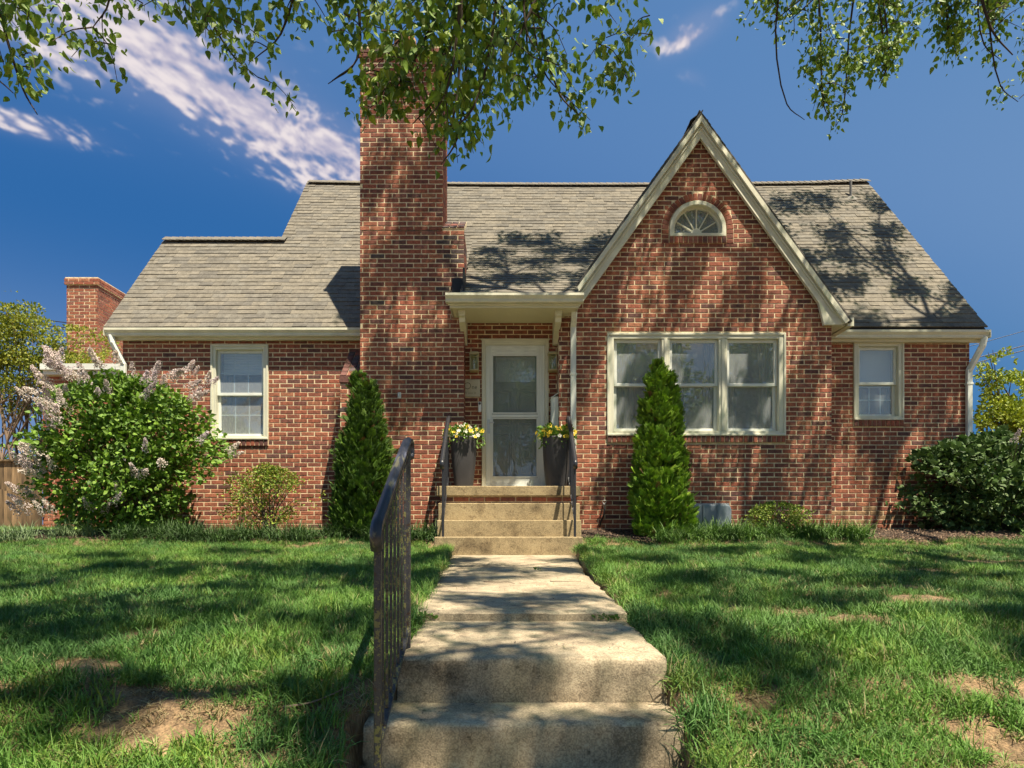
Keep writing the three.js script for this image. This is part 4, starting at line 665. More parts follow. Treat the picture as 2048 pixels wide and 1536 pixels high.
{ // house sign
  const W = 512, cv = document.createElement('canvas'); cv.width = cv.height = W; const k = cv.getContext('2d');
  k.fillStyle = '#b9b39c'; k.fillRect(0, 0, W, W); for (let i = 0; i < 5000; i++) { k.fillStyle = rnd() < 0.5 ? 'rgba(90,88,70,0.05)' : 'rgba(255,250,235,0.05)'; k.fillRect(rr(0, W), rr(0, W), rr(1, 6), rr(1, 6)); }
  k.strokeStyle = '#34382f'; k.lineWidth = 15; k.beginPath(); k.arc(136, 188, 92, 0, 7); k.stroke();
  k.fillStyle = '#34382f'; k.font = '150px sans-serif'; k.fillText('ne', 258, 283); k.fillStyle = 'rgba(95,100,85,0.75)'; k.font = '84px sans-serif'; k.fillText('W Sala St', 44, 430);
  const t = new THREE.CanvasTexture(cv); t.colorSpace = THREE.SRGBColorSpace;
  const s = grp('house_sign'); tag(s, 'square cream house sign reading One left of the door', 'sign'); s.position.set(-0.538, 3.299, ZD + 0.004);
  const sh = new THREE.Shape(), h = 0.127, r = 0.012; sh.moveTo(-h + r, -h); sh.lineTo(h - r, -h); sh.absarc(h - r, -h + r, r, -Math.PI / 2, 0); sh.lineTo(h, h - r); sh.absarc(h - r, h - r, r, 0, Math.PI / 2); sh.lineTo(-h + r, h); sh.absarc(-h + r, h - r, r, Math.PI / 2, Math.PI); sh.lineTo(-h, -h + r); sh.absarc(-h + r, -h + r, r, Math.PI, Math.PI * 1.5);
  msh('board', new THREE.ExtrudeGeometry(sh, { depth: 0.014, bevelEnabled: true, bevelSize: 0.002, bevelThickness: 0.002, bevelSegments: 1 }), mat([0.46, 0.43, 0.33], 0.7), s);
  const fg = new THREE.ShapeGeometry(sh), p = fg.attributes.position, uv = fg.attributes.uv; for (let i = 0; i < p.count; i++) uv.setXY(i, (p.getX(i) + h) / (2 * h), (p.getY(i) + h) / (2 * h)); msh('lettering', fg.translate(0, 0, 0.0172), mat([1, 1, 1], 0.7, { map: t }), s);
}
{
  const b = grp('doorbell'); tag(b, 'slim white video doorbell under the house sign', 'doorbell'); b.position.set(-0.415, 3.018, ZD + 0.002);
  msh('body', new RoundedBoxGeometry(0.05, 0.155, 0.028, 3, 0.013).translate(0, 0, 0.014), mat([0.75, 0.76, 0.76], 0.35), b); msh('camera_eye', new THREE.CylinderGeometry(0.018, 0.018, 0.006, 20).rotateX(Math.PI / 2).translate(0, 0.048, 0.03), M.black, b);
}
{
  const m = grp('mailbox'); tag(m, 'white metal mailbox on the side wall right of the door', 'mailbox');
  msh('box', sidePlate([[9.47, 2.62], [9.47, 3.12], [9.66, 3.12], [9.66, 2.62]], 0.10, 0.640), M.white, m); msh('lid', new RoundedBoxGeometry(0.13, 0.012, 0.22, 1, 0.004).rotateZ(0.6).translate(0.688, 3.135, -9.565), M.white, m);
}
{
  const c = grp('window_well_cover'); tag(c, 'grey blue plastic window well cover against the gable wall base', 'window well cover'); const pl = mat([0.20, 0.245, 0.29], 0.35, { clearcoat: 0.2 });
  msh('flange', [bx(2.56, 3.198, 1.17, 1.565, ZG - 0.012, ZG + 0.012)], mat([0.24, 0.255, 0.275], 0.5), c);
  const sh = new THREE.Shape(); sh.moveTo(2.565, 1.19); sh.lineTo(3.15, 1.19); sh.lineTo(3.155, 1.46); sh.absarc(3.10, 1.47, 0.05, 0, Math.PI / 2); sh.lineTo(2.615, 1.52); sh.absarc(2.615, 1.47, 0.05, Math.PI / 2, Math.PI); sh.lineTo(2.565, 1.19);
  msh('dome', new THREE.ExtrudeGeometry(sh, { depth: 0.12, bevelEnabled: true, bevelSize: 0.03, bevelThickness: 0.05, bevelSegments: 4 }).translate(0, 0, ZG + 0.012), pl, c);
  for (const x of [2.76, 2.965]) msh('rib', bx(x, x + 0.03, 1.2, 1.535, ZG + 0.17, ZG + 0.195, 0.012), pl, c);
  msh('bottom_trim', bx(2.56, 3.198, 1.15, 1.185, ZG + 0.0125, ZG + 0.2), mat([0.26, 0.27, 0.28], 0.6), c);
}
{
  const s = grp('spigot'); tag(s, 'garden spigot on the gable wall right of the porch steps', 'spigot'); s.position.set(1.385, 1.545, ZG);
  msh('valve', [new THREE.CylinderGeometry(0.014, 0.014, 0.09, 10).rotateX(Math.PI / 2).translate(0, 0, 0.045), new THREE.CylinderGeometry(0.011, 0.013, 0.06, 10).rotateX(0.5).translate(0, -0.03, 0.095)], M.metal, s); msh('wheel', new THREE.TorusGeometry(0.026, 0.006, 6, 14).rotateX(0.6).translate(0, 0.035, 0.09), mat([0.65, 0.65, 0.62], 0.5), s);
  msh('hose_stub', tube(curve([[0, -0.05, 0.11], [-0.01, -0.15, 0.10], [-0.05, -0.26, 0.05], [-0.06, -0.33, 0.03]], 14), Array(15).fill(0.013), 8), M.black, s);
}
{
  const s = grp('wall_hook'); tag(s, 'small white fitting fixed to the chimney brickwork', 'fitting'); s.position.set(-1.569, 3.13, ZC);
  msh('plate', new RoundedBoxGeometry(0.05, 0.09, 0.02, 2, 0.008).translate(0, 0, 0.01), M.white, s); msh('hook', tube(curve([[0, 0.02, 0.02], [0, 0.015, 0.06], [0, -0.03, 0.075], [0, -0.05, 0.05]], 12), Array(13).fill(0.007), 8), M.white, s);
}
{ // a pendant lamp alight in the front room
  const l = grp('pendant_lamp'); l.position.set(2.62, 3.70, -10.9); tag(l, 'small warm pendant lamp alight behind the middle gable window', 'lamp');
  msh('cord', new THREE.CylinderGeometry(0.004, 0.004, 0.36, 6).translate(0, 0.24, 0), M.black, l); msh('shade', new THREE.LatheGeometry([[0.02, 0.07], [0.05, 0.05], [0.09, -0.02], [0.088, -0.02], [0.048, 0.047], [0.02, 0.067]].map(([a, b]) => new THREE.Vector2(a, b)), 18), mat([0.5, 0.3, 0.1], 0.6), l);
  msh('bulb', new THREE.SphereGeometry(0.045, 14, 10).translate(0, -0.03, 0), mat([1, 0.8, 0.4], 0.5, { emissive: new THREE.Color().setRGB(1, 0.55, 0.12), emissiveIntensity: 5 }), l);
  const p = new THREE.PointLight(new THREE.Color().setRGB(1, 0.6, 0.25), 0.8); p.name = 'pendant_glow'; p.position.set(2.62, 3.62, -10.84); p.castShadow = true; scene.add(p);
}

// ---------------------------------------------------------------- annex, fence, wires beyond the house
setSeed(71);
{
  const a = grp('brick_annex'); tag(a, 'low brick annex with flat white roof edge and broad chimney behind the lilac', 'building');
  const w = msh('wall', metric(bx(-8.93, -5.0, 1.0, 4.15, -16, -12.51, 0)), M.mortar, a); layBricks(w, { oz: -12.5, y0: 1.13, y1: 4.12, odds: [0, 0, 2, 6, 8, 2], spans: () => [[-8.94, -5.95]] });
  msh('roof_edge', [bx(-8.86, -5.0, 4.12, 4.20, -16.1, -12.40), bx(-8.88, -5.0, 4.20, 4.315, -16.1, -12.34)], M.white, a);
  const c = msh('chimney', [metric(bx(-9.08, -8.45, 4.2, 6.21, -14.6, -13.404, 0)), metric(bx(-9.1, -8.43, 6.2, 6.35, -14.63, -13.38, 0))], M.mortar, a);
  layBricks(c, { oz: -13.4, y0: 4.3, y1: 6.36, odds: [0, 2, 6, 7, 3, 8], proud: (y) => (y > 6.2 ? 0.03 : 0), spans: (y) => [[y > 6.2 ? -9.12 : -9.09, y > 6.2 ? -8.41 : -8.44]] });
  layBricks(c, { ox: -8.44, oz: -14, n: [1, 0], y0: 4.3, y1: 6.36, odds: [3, 0, 4, 7, 1], proud: (y) => (y > 6.2 ? 0.03 : 0), spans: () => [[-0.6, 0.6]] });
  msh('flue_cap', metric(bx(-8.9, -8.6, 6.35, 6.43, -14.4, -13.7, 0.01)), M.concrete, c);
}
{
  const f = grp('plank_fence'); tag(f, 'weathered wooden plank fence left of the annex', 'fence'); const ms = [0.85, 1, 1.15, 1.3].map((k) => mat([0.36 * k, 0.265 * k, 0.165 * k], 0.95, { map: woodMap }));
  for (let i = 0; i < 34; i++) { const x = -8.98 - i * 0.145, g = metric(bx(-0.069, 0.069, 0, 1.335 + rr(-0.01, 0.01), -0.01, 0.01, 0.003), rr(0, 4), rr(0, 4)); const o = msh('plank', g, pick(ms), f); o.position.set(x, 1.13, -12.45 + rr(-0.003, 0.003)); }
  for (const y of [1.4, 2.2]) msh('rail', metric(bx(-13.9, -8.9, y, y + 0.09, -12.51, -12.465)), ms[1], f);
  msh('cap_rail', metric(bx(-13.9, -8.9, 2.465, 2.50, -12.51, -12.40)), ms[0], f);
}
function wire(a, b, sag, label, r = 0.022) { const n = 24, pts = Array.from({ length: n + 1 }, (_, i) => { const t = i / n; return V3(lerp(a[0], b[0], t), lerp(a[1], b[1], t) - sag * 4 * t * (1 - t), lerp(a[2], b[2], t)); }); tag(msh('power_line', tube(pts, pts.map(() => r), 5), M.black), label, 'wire', 'overhead wires'); }
wire([13, 7.35, -30], [48, 18.5, -30], 0.7, 'topmost of the overhead wires right of the house', 0.014); wire([13, 6.95, -30], [48, 17.2, -30], 0.7, 'middle one of the overhead wires right of the house'); wire([13, 6.8, -30.4], [48, 16.9, -30.4], 0.7, 'lowest of the overhead wires right of the house');
wire([-45, 14.2, -30], [-9, 9.3, -30], 0.3, 'upper overhead wire left of the house'); wire([-45, 13.9, -30], [-9, 9.15, -30.3], 0.3, 'lower overhead wire left of the house');

// ---------------------------------------------------------------- planting beds
const bedEdge = (x) => 8.47 + 0.07 * Math.sin(x * 2.1) + 0.05 * Math.sin(x * 5.3 + 1) + (x > 0 ? 0.04 : 0);
const mulchMat = mat([0.095, 0.066, 0.047], 1, { map: soilMap, bumpMap: soilMap, bumpScale: 0.02 });
function bed(x0, x1, label) {
  const nx = Math.round((x1 - x0) / 0.08), pos = [], uv = [], idx = [];
  for (let j = 0; j <= 16; j++) for (let i = 0; i <= nx; i++) { const x = lerp(x0, x1, i / nx), d = lerp(bedEdge(x), 10.0, j / 16), e = Math.min(1, j / 3); pos.push(x, lawnY(x, d) - 0.03 + 0.055 * e + (fbm(x * 9, d * 9, 3, 8) - 0.5) * 0.04, -d); uv.push(x, d); }
  for (let j = 0; j < 16; j++) for (let i = 0; i < nx; i++) { const a = j * (nx + 1) + i, b = a + nx + 1; idx.push(a, a + 1, b, b, a + 1, b + 1); }
  const g = new THREE.BufferGeometry(); g.setAttribute('position', new THREE.Float32BufferAttribute(pos, 3)); g.setAttribute('uv', new THREE.Float32BufferAttribute(uv, 2)); g.setIndex(idx); g.computeVertexNormals();
  tag(struct('mulch_bed', g, mulchMat), label, 'bed');
}
bed(-7.0, -0.97, 'dark mulch bed along the wall left of the porch'); bed(0.98, 8.6, 'brown mulch bed along the wall right of the porch');
{
  const C = new Copies();
  for (let i = 0; i < 9000; i++) { const right = rnd() < 0.62, x = right ? rr(1.0, 8.4) : rr(-6.9, -1), d = rr(bedEdge(x) - 0.02, 9.35), pale = right && x > 4.4; C.add(V3(x, lawnY(x, d) + 0.03, -d), Q().setFromEuler(new THREE.Euler(rr(-0.5, 0.5), rr(0, 6), rr(-0.5, 0.5))), V3(rr(0.6, 1.8), rr(0.5, 1), rr(0.4, 1)), jitter(pale ? pick([[0.26, 0.18, 0.12], [0.17, 0.11, 0.075], [0.10, 0.07, 0.05]]) : pick([[0.09, 0.06, 0.045], [0.05, 0.035, 0.03], [0.14, 0.095, 0.065]]), 0.25)); }
  const o = C.build('mulch_chips', new THREE.BoxGeometry(0.032, 0.007, 0.012), mat([1, 1, 1], 1)); tag(o, 'brown bark mulch chips in the beds along the house', 'mulch');
}
function bladeClump(n, L, w, spread, arch, seg = 3) {
  const R = new Raw();
  for (let i = 0; i < n; i++) {
    const a = rr(0, 6.283), lean = rr(0.15, 1) * spread, len = L * rr(0.6, 1.1), ww = w * rr(0.7, 1.2), ox = rr(-0.3, 0.3) * L * spread, oz = rr(-0.3, 0.3) * L * spread, c = Math.cos(a), s = Math.sin(a), tw = rr(-0.7, 0.7), cx = -Math.sin(a + tw), cz = Math.cos(a + tw);
    let px = ox, py = 0, pz = oz, th = 0.12 + lean * 0.45; const pts = [[px, py, pz]];
    for (let k = 0; k < seg; k++) { px += c * Math.sin(th) * len / seg; pz += s * Math.sin(th) * len / seg; py += Math.cos(th) * len / seg; th += arch * lean; pts.push([px, py, pz]); }
    const half = (k) => ww * (k === 0 ? 0.7 : 1 - (k / seg) ** 2) * 0.5;
    for (let k = 0; k < seg; k++) { const A = pts[k], B = pts[k + 1], h = half(k), q = half(k + 1), P = (p, m) => [p[0] + cx * m, p[1], p[2] + cz * m]; if (q > 1e-5) { R.tri(P(A, -h), P(A, h), P(B, q), [0, 0], [0, 0], [0, 0]); R.tri(P(A, -h), P(B, q), P(B, -q), [0, 0], [0, 0], [0, 0]); } else R.tri(P(A, -h), P(A, h), B, [0, 0], [0, 0], [0, 0]); }
  }
  return R.geo();
}
setSeed(81);
{
  const g = [bladeClump(46, 0.24, 0.009, 1.1, 0.5, 4), bladeClump(46, 0.21, 0.009, 1.2, 0.6, 4)];
  const plant = (label, x0, x1, off, n, cols) => { const C = [new Copies(), new Copies()]; for (let i = 0; i < n; i++) { const x = rr(x0, x1), d = bedEdge(x) + off + rr(0, 0.26); C[i % 2].add(V3(x, lawnY(x, d) + 0.01, -d), Q().setFromAxisAngle(UP, rr(0, 6.28)), rr(0.95, 1.5), jitter(pick(cols), 0.15)); } const o = tag(grp('border_grass'), label, 'ground cover', null, 'stuff'); C[0].build('long_blades', g[0], LEAF, o); C[1].build('short_blades', g[1], LEAF, o); };
  plant('dark strappy border grass along the left bed', -5.15, -1.0, 0.02, 130, [[0.055, 0.125, 0.025], [0.075, 0.155, 0.03], [0.045, 0.10, 0.022]]);
  plant('bright strappy border grass along the bed under the gable', 1.95, 4.75, 0.02, 110, [[0.10, 0.21, 0.03], [0.13, 0.25, 0.035], [0.08, 0.17, 0.03]]);
  plant('few strappy tufts beside the right bush', 7.0, 7.7, 0.0, 12, [[0.10, 0.21, 0.03]]);
  plant('pale spiky tufts at the left end of the bed', -6.75, -5.6, 0.05, 16, [[0.16, 0.24, 0.11], [0.20, 0.28, 0.13]]);
}

// ---------------------------------------------------------------- shrubs
const heart = [[0.06, 0.42], [0.22, 0.56], [0.5, 0.45], [0.8, 0.18], [1, 0]];
const twigMat = mat([0.12, 0.085, 0.06], 0.95);
// a bush: stems from the base to points of its outline, leaves filling uneven clumps between
function bush({ name, label, at: [x, y, z], rx, rz, h, n, leaf, cols, stems, open = 0.35, low = 0.05, category = 'shrub', lumps = 5, top = 0.5, flat = 2, ragged = 0.6 }) {
  const b = grp(name); b.position.set(x, y, z); tag(b, label, category);
  const C = new Copies(), st = []; const clumps = [];
  for (let i = 0; i < stems; i++) {
    const a = rr(0, 6.283), e = Math.sqrt(rnd()), hh = h * rr(0.55, 1) * (1 - 0.35 * e * e), p = V3(Math.cos(a) * rx * e * 0.9, hh, Math.sin(a) * rz * e * 0.9), mid = V3(p.x * 0.35, hh * 0.5, p.z * 0.35);
    const c = curve([[rr(-0.08, 0.08), -0.05, rr(-0.06, 0.06)], mid, p], 8); st.push(tube(c, c.map((_, k) => lerp(0.014, 0.004, k / 8) * (h > 1 ? 1 : 0.6)), 5, false)); clumps.push(...c.slice(4).map((q) => q));
    for (let k = 0; k < 3; k++) { const q = c[3 + k], w = q.clone().add(V3(rr(-0.3, 0.3) * rx, rr(-0.05, 0.25) * h, rr(-0.3, 0.3) * rz)), cc = curve([q, q.clone().lerp(w, 0.5).add(V3(0, 0.03, 0)), w], 5); st.push(tube(cc, cc.map((_, m) => lerp(0.006, 0.002, m / 5)), 4, false)); clumps.push(w); }
  }
  let made = 0, guard = 0;
  while (made < n && guard++ < n * 12) {
    const t = Math.pow(rnd(), 0.8), yy = lerp(low, 1, t), u = 2 * yy - 1, prof = Math.sqrt(Math.max(0, 1 - (u > 0 ? Math.abs(u) ** flat : (u / 1.25) ** 2))), a = rr(0, 6.283), r = Math.pow(rnd(), top);
    const lump = 1.04 - ragged * 0.5 + ragged * 1.2 * (fbm(Math.cos(a) * 1.3 * lumps / 3 + 7, yy * lumps * 0.8 + Math.sin(a) * 1.3, 3, 19) - 0.25);
    const p = V3(Math.cos(a) * rx * prof * r * lump, yy * h * (0.94 + 0.14 * (fbm(a * 1.6, 2, 2, 4) - 0.5)), Math.sin(a) * rz * prof * r * lump);
    if (fbm(p.x * 4 + p.z * 3 + 20, p.y * 4 + p.z * 2, 3, 29) < open) continue;
    const out = V3(p.x / rx, (yy - 0.35) * 1.1, p.z / rz).add(sphereDir().multiplyScalar(0.75)).normalize();
    C.add(p, aim(out.add(V3(0, -0.25, 0)), rr(0, 6.28)), rr(0.65, 1.2), jitter(pick(cols), 0.22)); made++;
  }
  msh('stems', st, twigMat, b); C.build('foliage', leaf, LEAF, b); return b;
}
setSeed(91);
const lilac = bush({ name: 'lilac_bush', label: 'large lilac bush with pale mauve flowers in front of the left wall', at: [-5.38, 1.12, -9.12], rx: 1.30, rz: 0.72, h: 2.32, n: 15500, flat: 3.4, leaf: leafGeo(0.068, 0.052, 0.2, 0.15, heart), stems: 34, open: 0.385, low: 0.03, lumps: 9, ragged: 0.85, cols: [[0.12, 0.235, 0.022], [0.165, 0.30, 0.026], [0.09, 0.185, 0.02], [0.20, 0.34, 0.03]] });
const panicles = Array.from({ length: 3 }, () => { const R = new Raw(); for (let i = 0; i < 170; i++) { const t = Math.pow(rnd(), 0.8), r = 0.05 * (1 - t * 0.8) * Math.sqrt(rnd()) * 1.25, a = rr(0, 6.283), c = [Math.cos(a) * r, t * 0.19 - 0.02, Math.sin(a) * r], s = rr(0.0055, 0.009), d = sphereDir(), e = sphereDir().cross(d).normalize(), f = d.clone().cross(e); for (const v of [[e, f], [f, d]]) R.quad([c[0] - v[0].x * s, c[1] - v[0].y * s, c[2] - v[0].z * s], [c[0] + v[1].x * s, c[1] + v[1].y * s, c[2] + v[1].z * s], [c[0] + v[0].x * s, c[1] + v[0].y * s, c[2] + v[0].z * s], [c[0] - v[1].x * s, c[1] - v[1].y * s, c[2] - v[1].z * s]); } return R.geo(); });
const lilacMats = [[0.70, 0.61, 0.58], [0.67, 0.59, 0.61], [0.74, 0.67, 0.61], [0.60, 0.53, 0.51]].map((c) => mat(c, 0.9, { transmission: 0.25, thickness: 0 }));
function blossoms(b, list, spread) { for (const [x, y, n] of list) for (let i = 0; i < n; i++) { const o = msh('blossom', pick(panicles), pick(lilacMats), b); o.position.set(x - b.position.x + rr(-spread, spread), y - b.position.y + rr(-spread, spread) * 0.8, rr(0.12, 0.5) + (Math.abs(x - b.position.x) > 0.9 ? -0.15 : 0.12)); o.quaternion.copy(aim(V3((x - b.position.x) * 0.6 + rr(-0.5, 0.5), rr(0.15, 1), rr(0, 0.7)), rr(0, 6))); o.scale.setScalar(rr(1.0, 1.6)); } }
blossoms(lilac, [[-5.9, 3.2, 5], [-6.05, 3.06, 5], [-6.25, 2.85, 3], [-6.0, 2.85, 5], [-5.95, 2.62, 4], [-5.5, 3.08, 3], [-5.12, 3.32, 2], [-4.7, 3.22, 4], [-4.45, 3.25, 4], [-4.24, 3.2, 3], [-6.4, 2.22, 5], [-6.6, 2.06, 4], [-6.4, 1.97, 4], [-6.15, 2.1, 3], [-6.5, 1.62, 3], [-6.62, 1.48, 3], [-6.2, 1.5, 2], [-5.62, 1.47, 2], [-4.87, 1.88, 2], [-4.62, 2.14, 2], [-5.1, 1.6, 2], [-4.05, 2.36, 1], [-3.72, 2.28, 2], [-5.6, 3.42, 2], [-5.98, 3.38, 4], [-4.42, 2.95, 3], [-4.72, 2.95, 2]], 0.13);
setSeed(97);
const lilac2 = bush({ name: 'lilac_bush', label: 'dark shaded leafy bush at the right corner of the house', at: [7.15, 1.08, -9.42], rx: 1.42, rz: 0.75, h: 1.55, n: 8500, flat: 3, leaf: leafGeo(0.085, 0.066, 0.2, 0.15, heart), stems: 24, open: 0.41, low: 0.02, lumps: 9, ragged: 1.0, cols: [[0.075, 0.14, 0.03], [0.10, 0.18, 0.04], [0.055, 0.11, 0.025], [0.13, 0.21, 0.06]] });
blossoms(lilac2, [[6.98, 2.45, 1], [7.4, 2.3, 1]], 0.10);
setSeed(101);
bush({ name: 'azalea_bush', label: 'open twiggy yellow green shrub under the left window', at: [-3.42, 1.13, -9.32], rx: 0.70, rz: 0.36, h: 1.02, n: 5200, leaf: leafGeo(0.036, 0.021), stems: 15, open: 0.45, low: 0.06, lumps: 9, top: 0.62, ragged: 1.15, flat: 3, cols: [[0.21, 0.32, 0.03], [0.28, 0.36, 0.035], [0.14, 0.24, 0.025], [0.27, 0.24, 0.04]] });
bush({ name: 'azalea_bush', label: 'low rounded yellow green shrub at the foot of the gable wall', at: [3.75, 1.12, -9.0], rx: 0.50, rz: 0.32, h: 0.47, n: 2400, leaf: leafGeo(0.034, 0.020), stems: 12, open: 0.40, low: 0.06, lumps: 8, ragged: 0.9, cols: [[0.22, 0.31, 0.03], [0.28, 0.34, 0.035], [0.15, 0.24, 0.025]] });

// upright arborvitae: flat ferny sprays on a core of boughs
const fan = (() => { const R = new Raw(), dia = (x, y, a, L, w, z) => { const c = Math.sin(a), s = Math.cos(a), px = s * w, py = -c * w; R.tri([x, y, z], [x + c * L * 0.45 + px, y + s * L * 0.45 + py, z + 0.02], [x + c * L, y + s * L, z - 0.04], [0, 0], [0, 0], [0, 0]); R.tri([x, y, z], [x + c * L, y + s * L, z - 0.04], [x + c * L * 0.45 - px, y + s * L * 0.45 - py, z + 0.02], [0, 0], [0, 0], [0, 0]); }; dia(0, 0, 0, 1, 0.05, 0); for (let k = 0; k < 6; k++) for (const s of [-1, 1]) { const y = 0.10 + k * 0.135, L = 0.52 * (1 - k * 0.11); dia(0, y, s * 0.75, L, 0.055, 0); dia(s * Math.sin(0.75) * L * 0.45, y + Math.cos(0.75) * L * 0.45, s * 0.25, L * 0.45, 0.045, 0.01); } return R.geo(); })();
function arborvitae(label, lobes, cols) {
  const [bx0, bz0] = lobes[0], y0 = 1.1, t = grp('arborvitae'); t.position.set(bx0, y0, bz0); tag(t, label, 'shrub', 'upright evergreens before the house'); const C = new Copies(), st = [];
  const R0 = lobes[0][3], T0 = lobes[0][2];
  for (let k = 0; k < 11; k++) { const an = k * 2.4 + rr(-0.3, 0.3), q = R0 * rr(0.45, 0.78); lobes.push([bx0 + Math.cos(an) * q, bz0 + Math.sin(an) * q * 0.8, y0 + (T0 - y0) * rr(0.38, 0.84), rr(0.11, 0.17), 650]); }
  for (const [x, z, top, r0, n] of lobes) {
    const H = top - y0; st.push(tube([V3(x - bx0, -0.05, z - bz0), V3(x - bx0 + rr(-0.02, 0.02), H * 0.5, z - bz0), V3(x - bx0, H * 0.93, z - bz0)], [0.04, 0.025, 0.006], 7));
    for (let i = 0; i < n; i++) {
      const u = Math.pow(rnd(), 1.25), a = rr(0, 6.283), prof = r0 * (u < 0.3 ? lerp(0.9, 1, u / 0.3) : Math.pow(1 - (u - 0.3) / 0.7, 0.58)), lump = 0.66 + 0.66 * fbm(Math.cos(a) * 2.2 + 5, u * H * 2.6 + Math.sin(a) * 2.2, 3, 7 + lobes.length), r = prof * lump * (rnd() < 0.7 ? rr(0.8, 1.08) : rr(0.35, 0.85));
      const p = V3(x - bx0 + Math.cos(a) * r, u * H * 0.985, z - bz0 + Math.sin(a) * r), d = V3(Math.cos(a) * rr(0.25, 1.0), rr(0.5, 1.2), Math.sin(a) * rr(0.25, 1.0)).add(sphereDir().multiplyScalar(0.45)), q = aim(d, Math.PI / 2 - a + rr(-1.2, 1.2));
      if (fbm((p.x + bx0) * 7 + p.z * 5, p.y * 5.5, 2, 91) < 0.40 && r > prof * 0.7) continue;
      if (rnd() < 0.05) { p.x += Math.cos(a) * 0.05; p.z += Math.sin(a) * 0.05; p.y += 0.03; }
      C.add(p, q, rr(0.075, 0.145), rnd() < 0.02 ? [0.16, 0.09, 0.03] : jitter(pick(cols), 0.28));
    }
  }
  for (let i = 0; i < 40; i++) { const a = rr(0, 6.28), h = rr(0.1, 0.8) * (lobes[0][2] - y0), r = lobes[0][3] * 0.8 * (1 - h / (lobes[0][2] - y0)); st.push(tube([V3(0, h * 0.8, 0), V3(Math.cos(a) * r, h + 0.12, Math.sin(a) * r)], [0.01, 0.004], 4, false)); }
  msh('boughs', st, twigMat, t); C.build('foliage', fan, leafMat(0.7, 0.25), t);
}
setSeed(111);
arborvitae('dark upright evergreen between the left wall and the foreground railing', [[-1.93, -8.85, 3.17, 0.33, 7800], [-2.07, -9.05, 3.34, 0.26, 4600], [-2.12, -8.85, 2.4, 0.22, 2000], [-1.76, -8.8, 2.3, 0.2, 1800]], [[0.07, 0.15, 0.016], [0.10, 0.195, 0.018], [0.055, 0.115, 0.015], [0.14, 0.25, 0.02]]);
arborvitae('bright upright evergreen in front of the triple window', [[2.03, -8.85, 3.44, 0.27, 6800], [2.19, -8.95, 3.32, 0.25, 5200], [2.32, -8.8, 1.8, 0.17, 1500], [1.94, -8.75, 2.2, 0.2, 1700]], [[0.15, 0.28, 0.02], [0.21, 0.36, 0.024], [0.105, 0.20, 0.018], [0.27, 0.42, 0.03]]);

// ---------------------------------------------------------------- trees
const treeLeaf = leafGeo(0.063, 0.043, 0.3, 0.2, [[0.1, 0.42], [0.3, 0.52], [0.62, 0.36], [1, 0]]), plainLeaf = leafGeo(0.09, 0.064, 0.3, 0.15, [[0.3, 0.52], [0.7, 0.34], [1, 0]]);
const TREE_COLS = [[0.145, 0.26, 0.022], [0.185, 0.31, 0.024], [0.11, 0.21, 0.02], [0.25, 0.345, 0.03], [0.205, 0.30, 0.026]];
function sprig(wood, C, from, to, n, sc, side = 0.35) {   // a twig with leaves hanging along it
  const mid = from.clone().lerp(to, 0.5).add(V3(rr(-0.05, 0.05), 0.06, rr(-0.05, 0.05))), c = curve([from, mid, to], 6); if (wood) wood.push(tube(c, c.map((_, i) => lerp(0.0055, 0.002, i / 6)), 4, false));
  for (let i = 0; i < n; i++) { const t = Math.pow(rnd(), 0.75), p = c[Math.min(5, Math.floor(t * 6))].clone().lerp(c[Math.min(6, Math.floor(t * 6) + 1)], (t * 6) % 1), d = V3(rr(-1, 1) * 0.75, -0.95 + rr(-0.35, 0.6), rr(-1, 1) * 0.75).normalize(); p.addScaledVector(d, 0.012).add(V3(rr(-side, side) * 0.12, rr(-side, side) * 0.12, rr(-side, side) * 0.12)); C.add(p, aim(d, rr(0, 6.28)), sc * rr(0.5, 1.25), jitter(pick(TREE_COLS), 0.25)); }
}
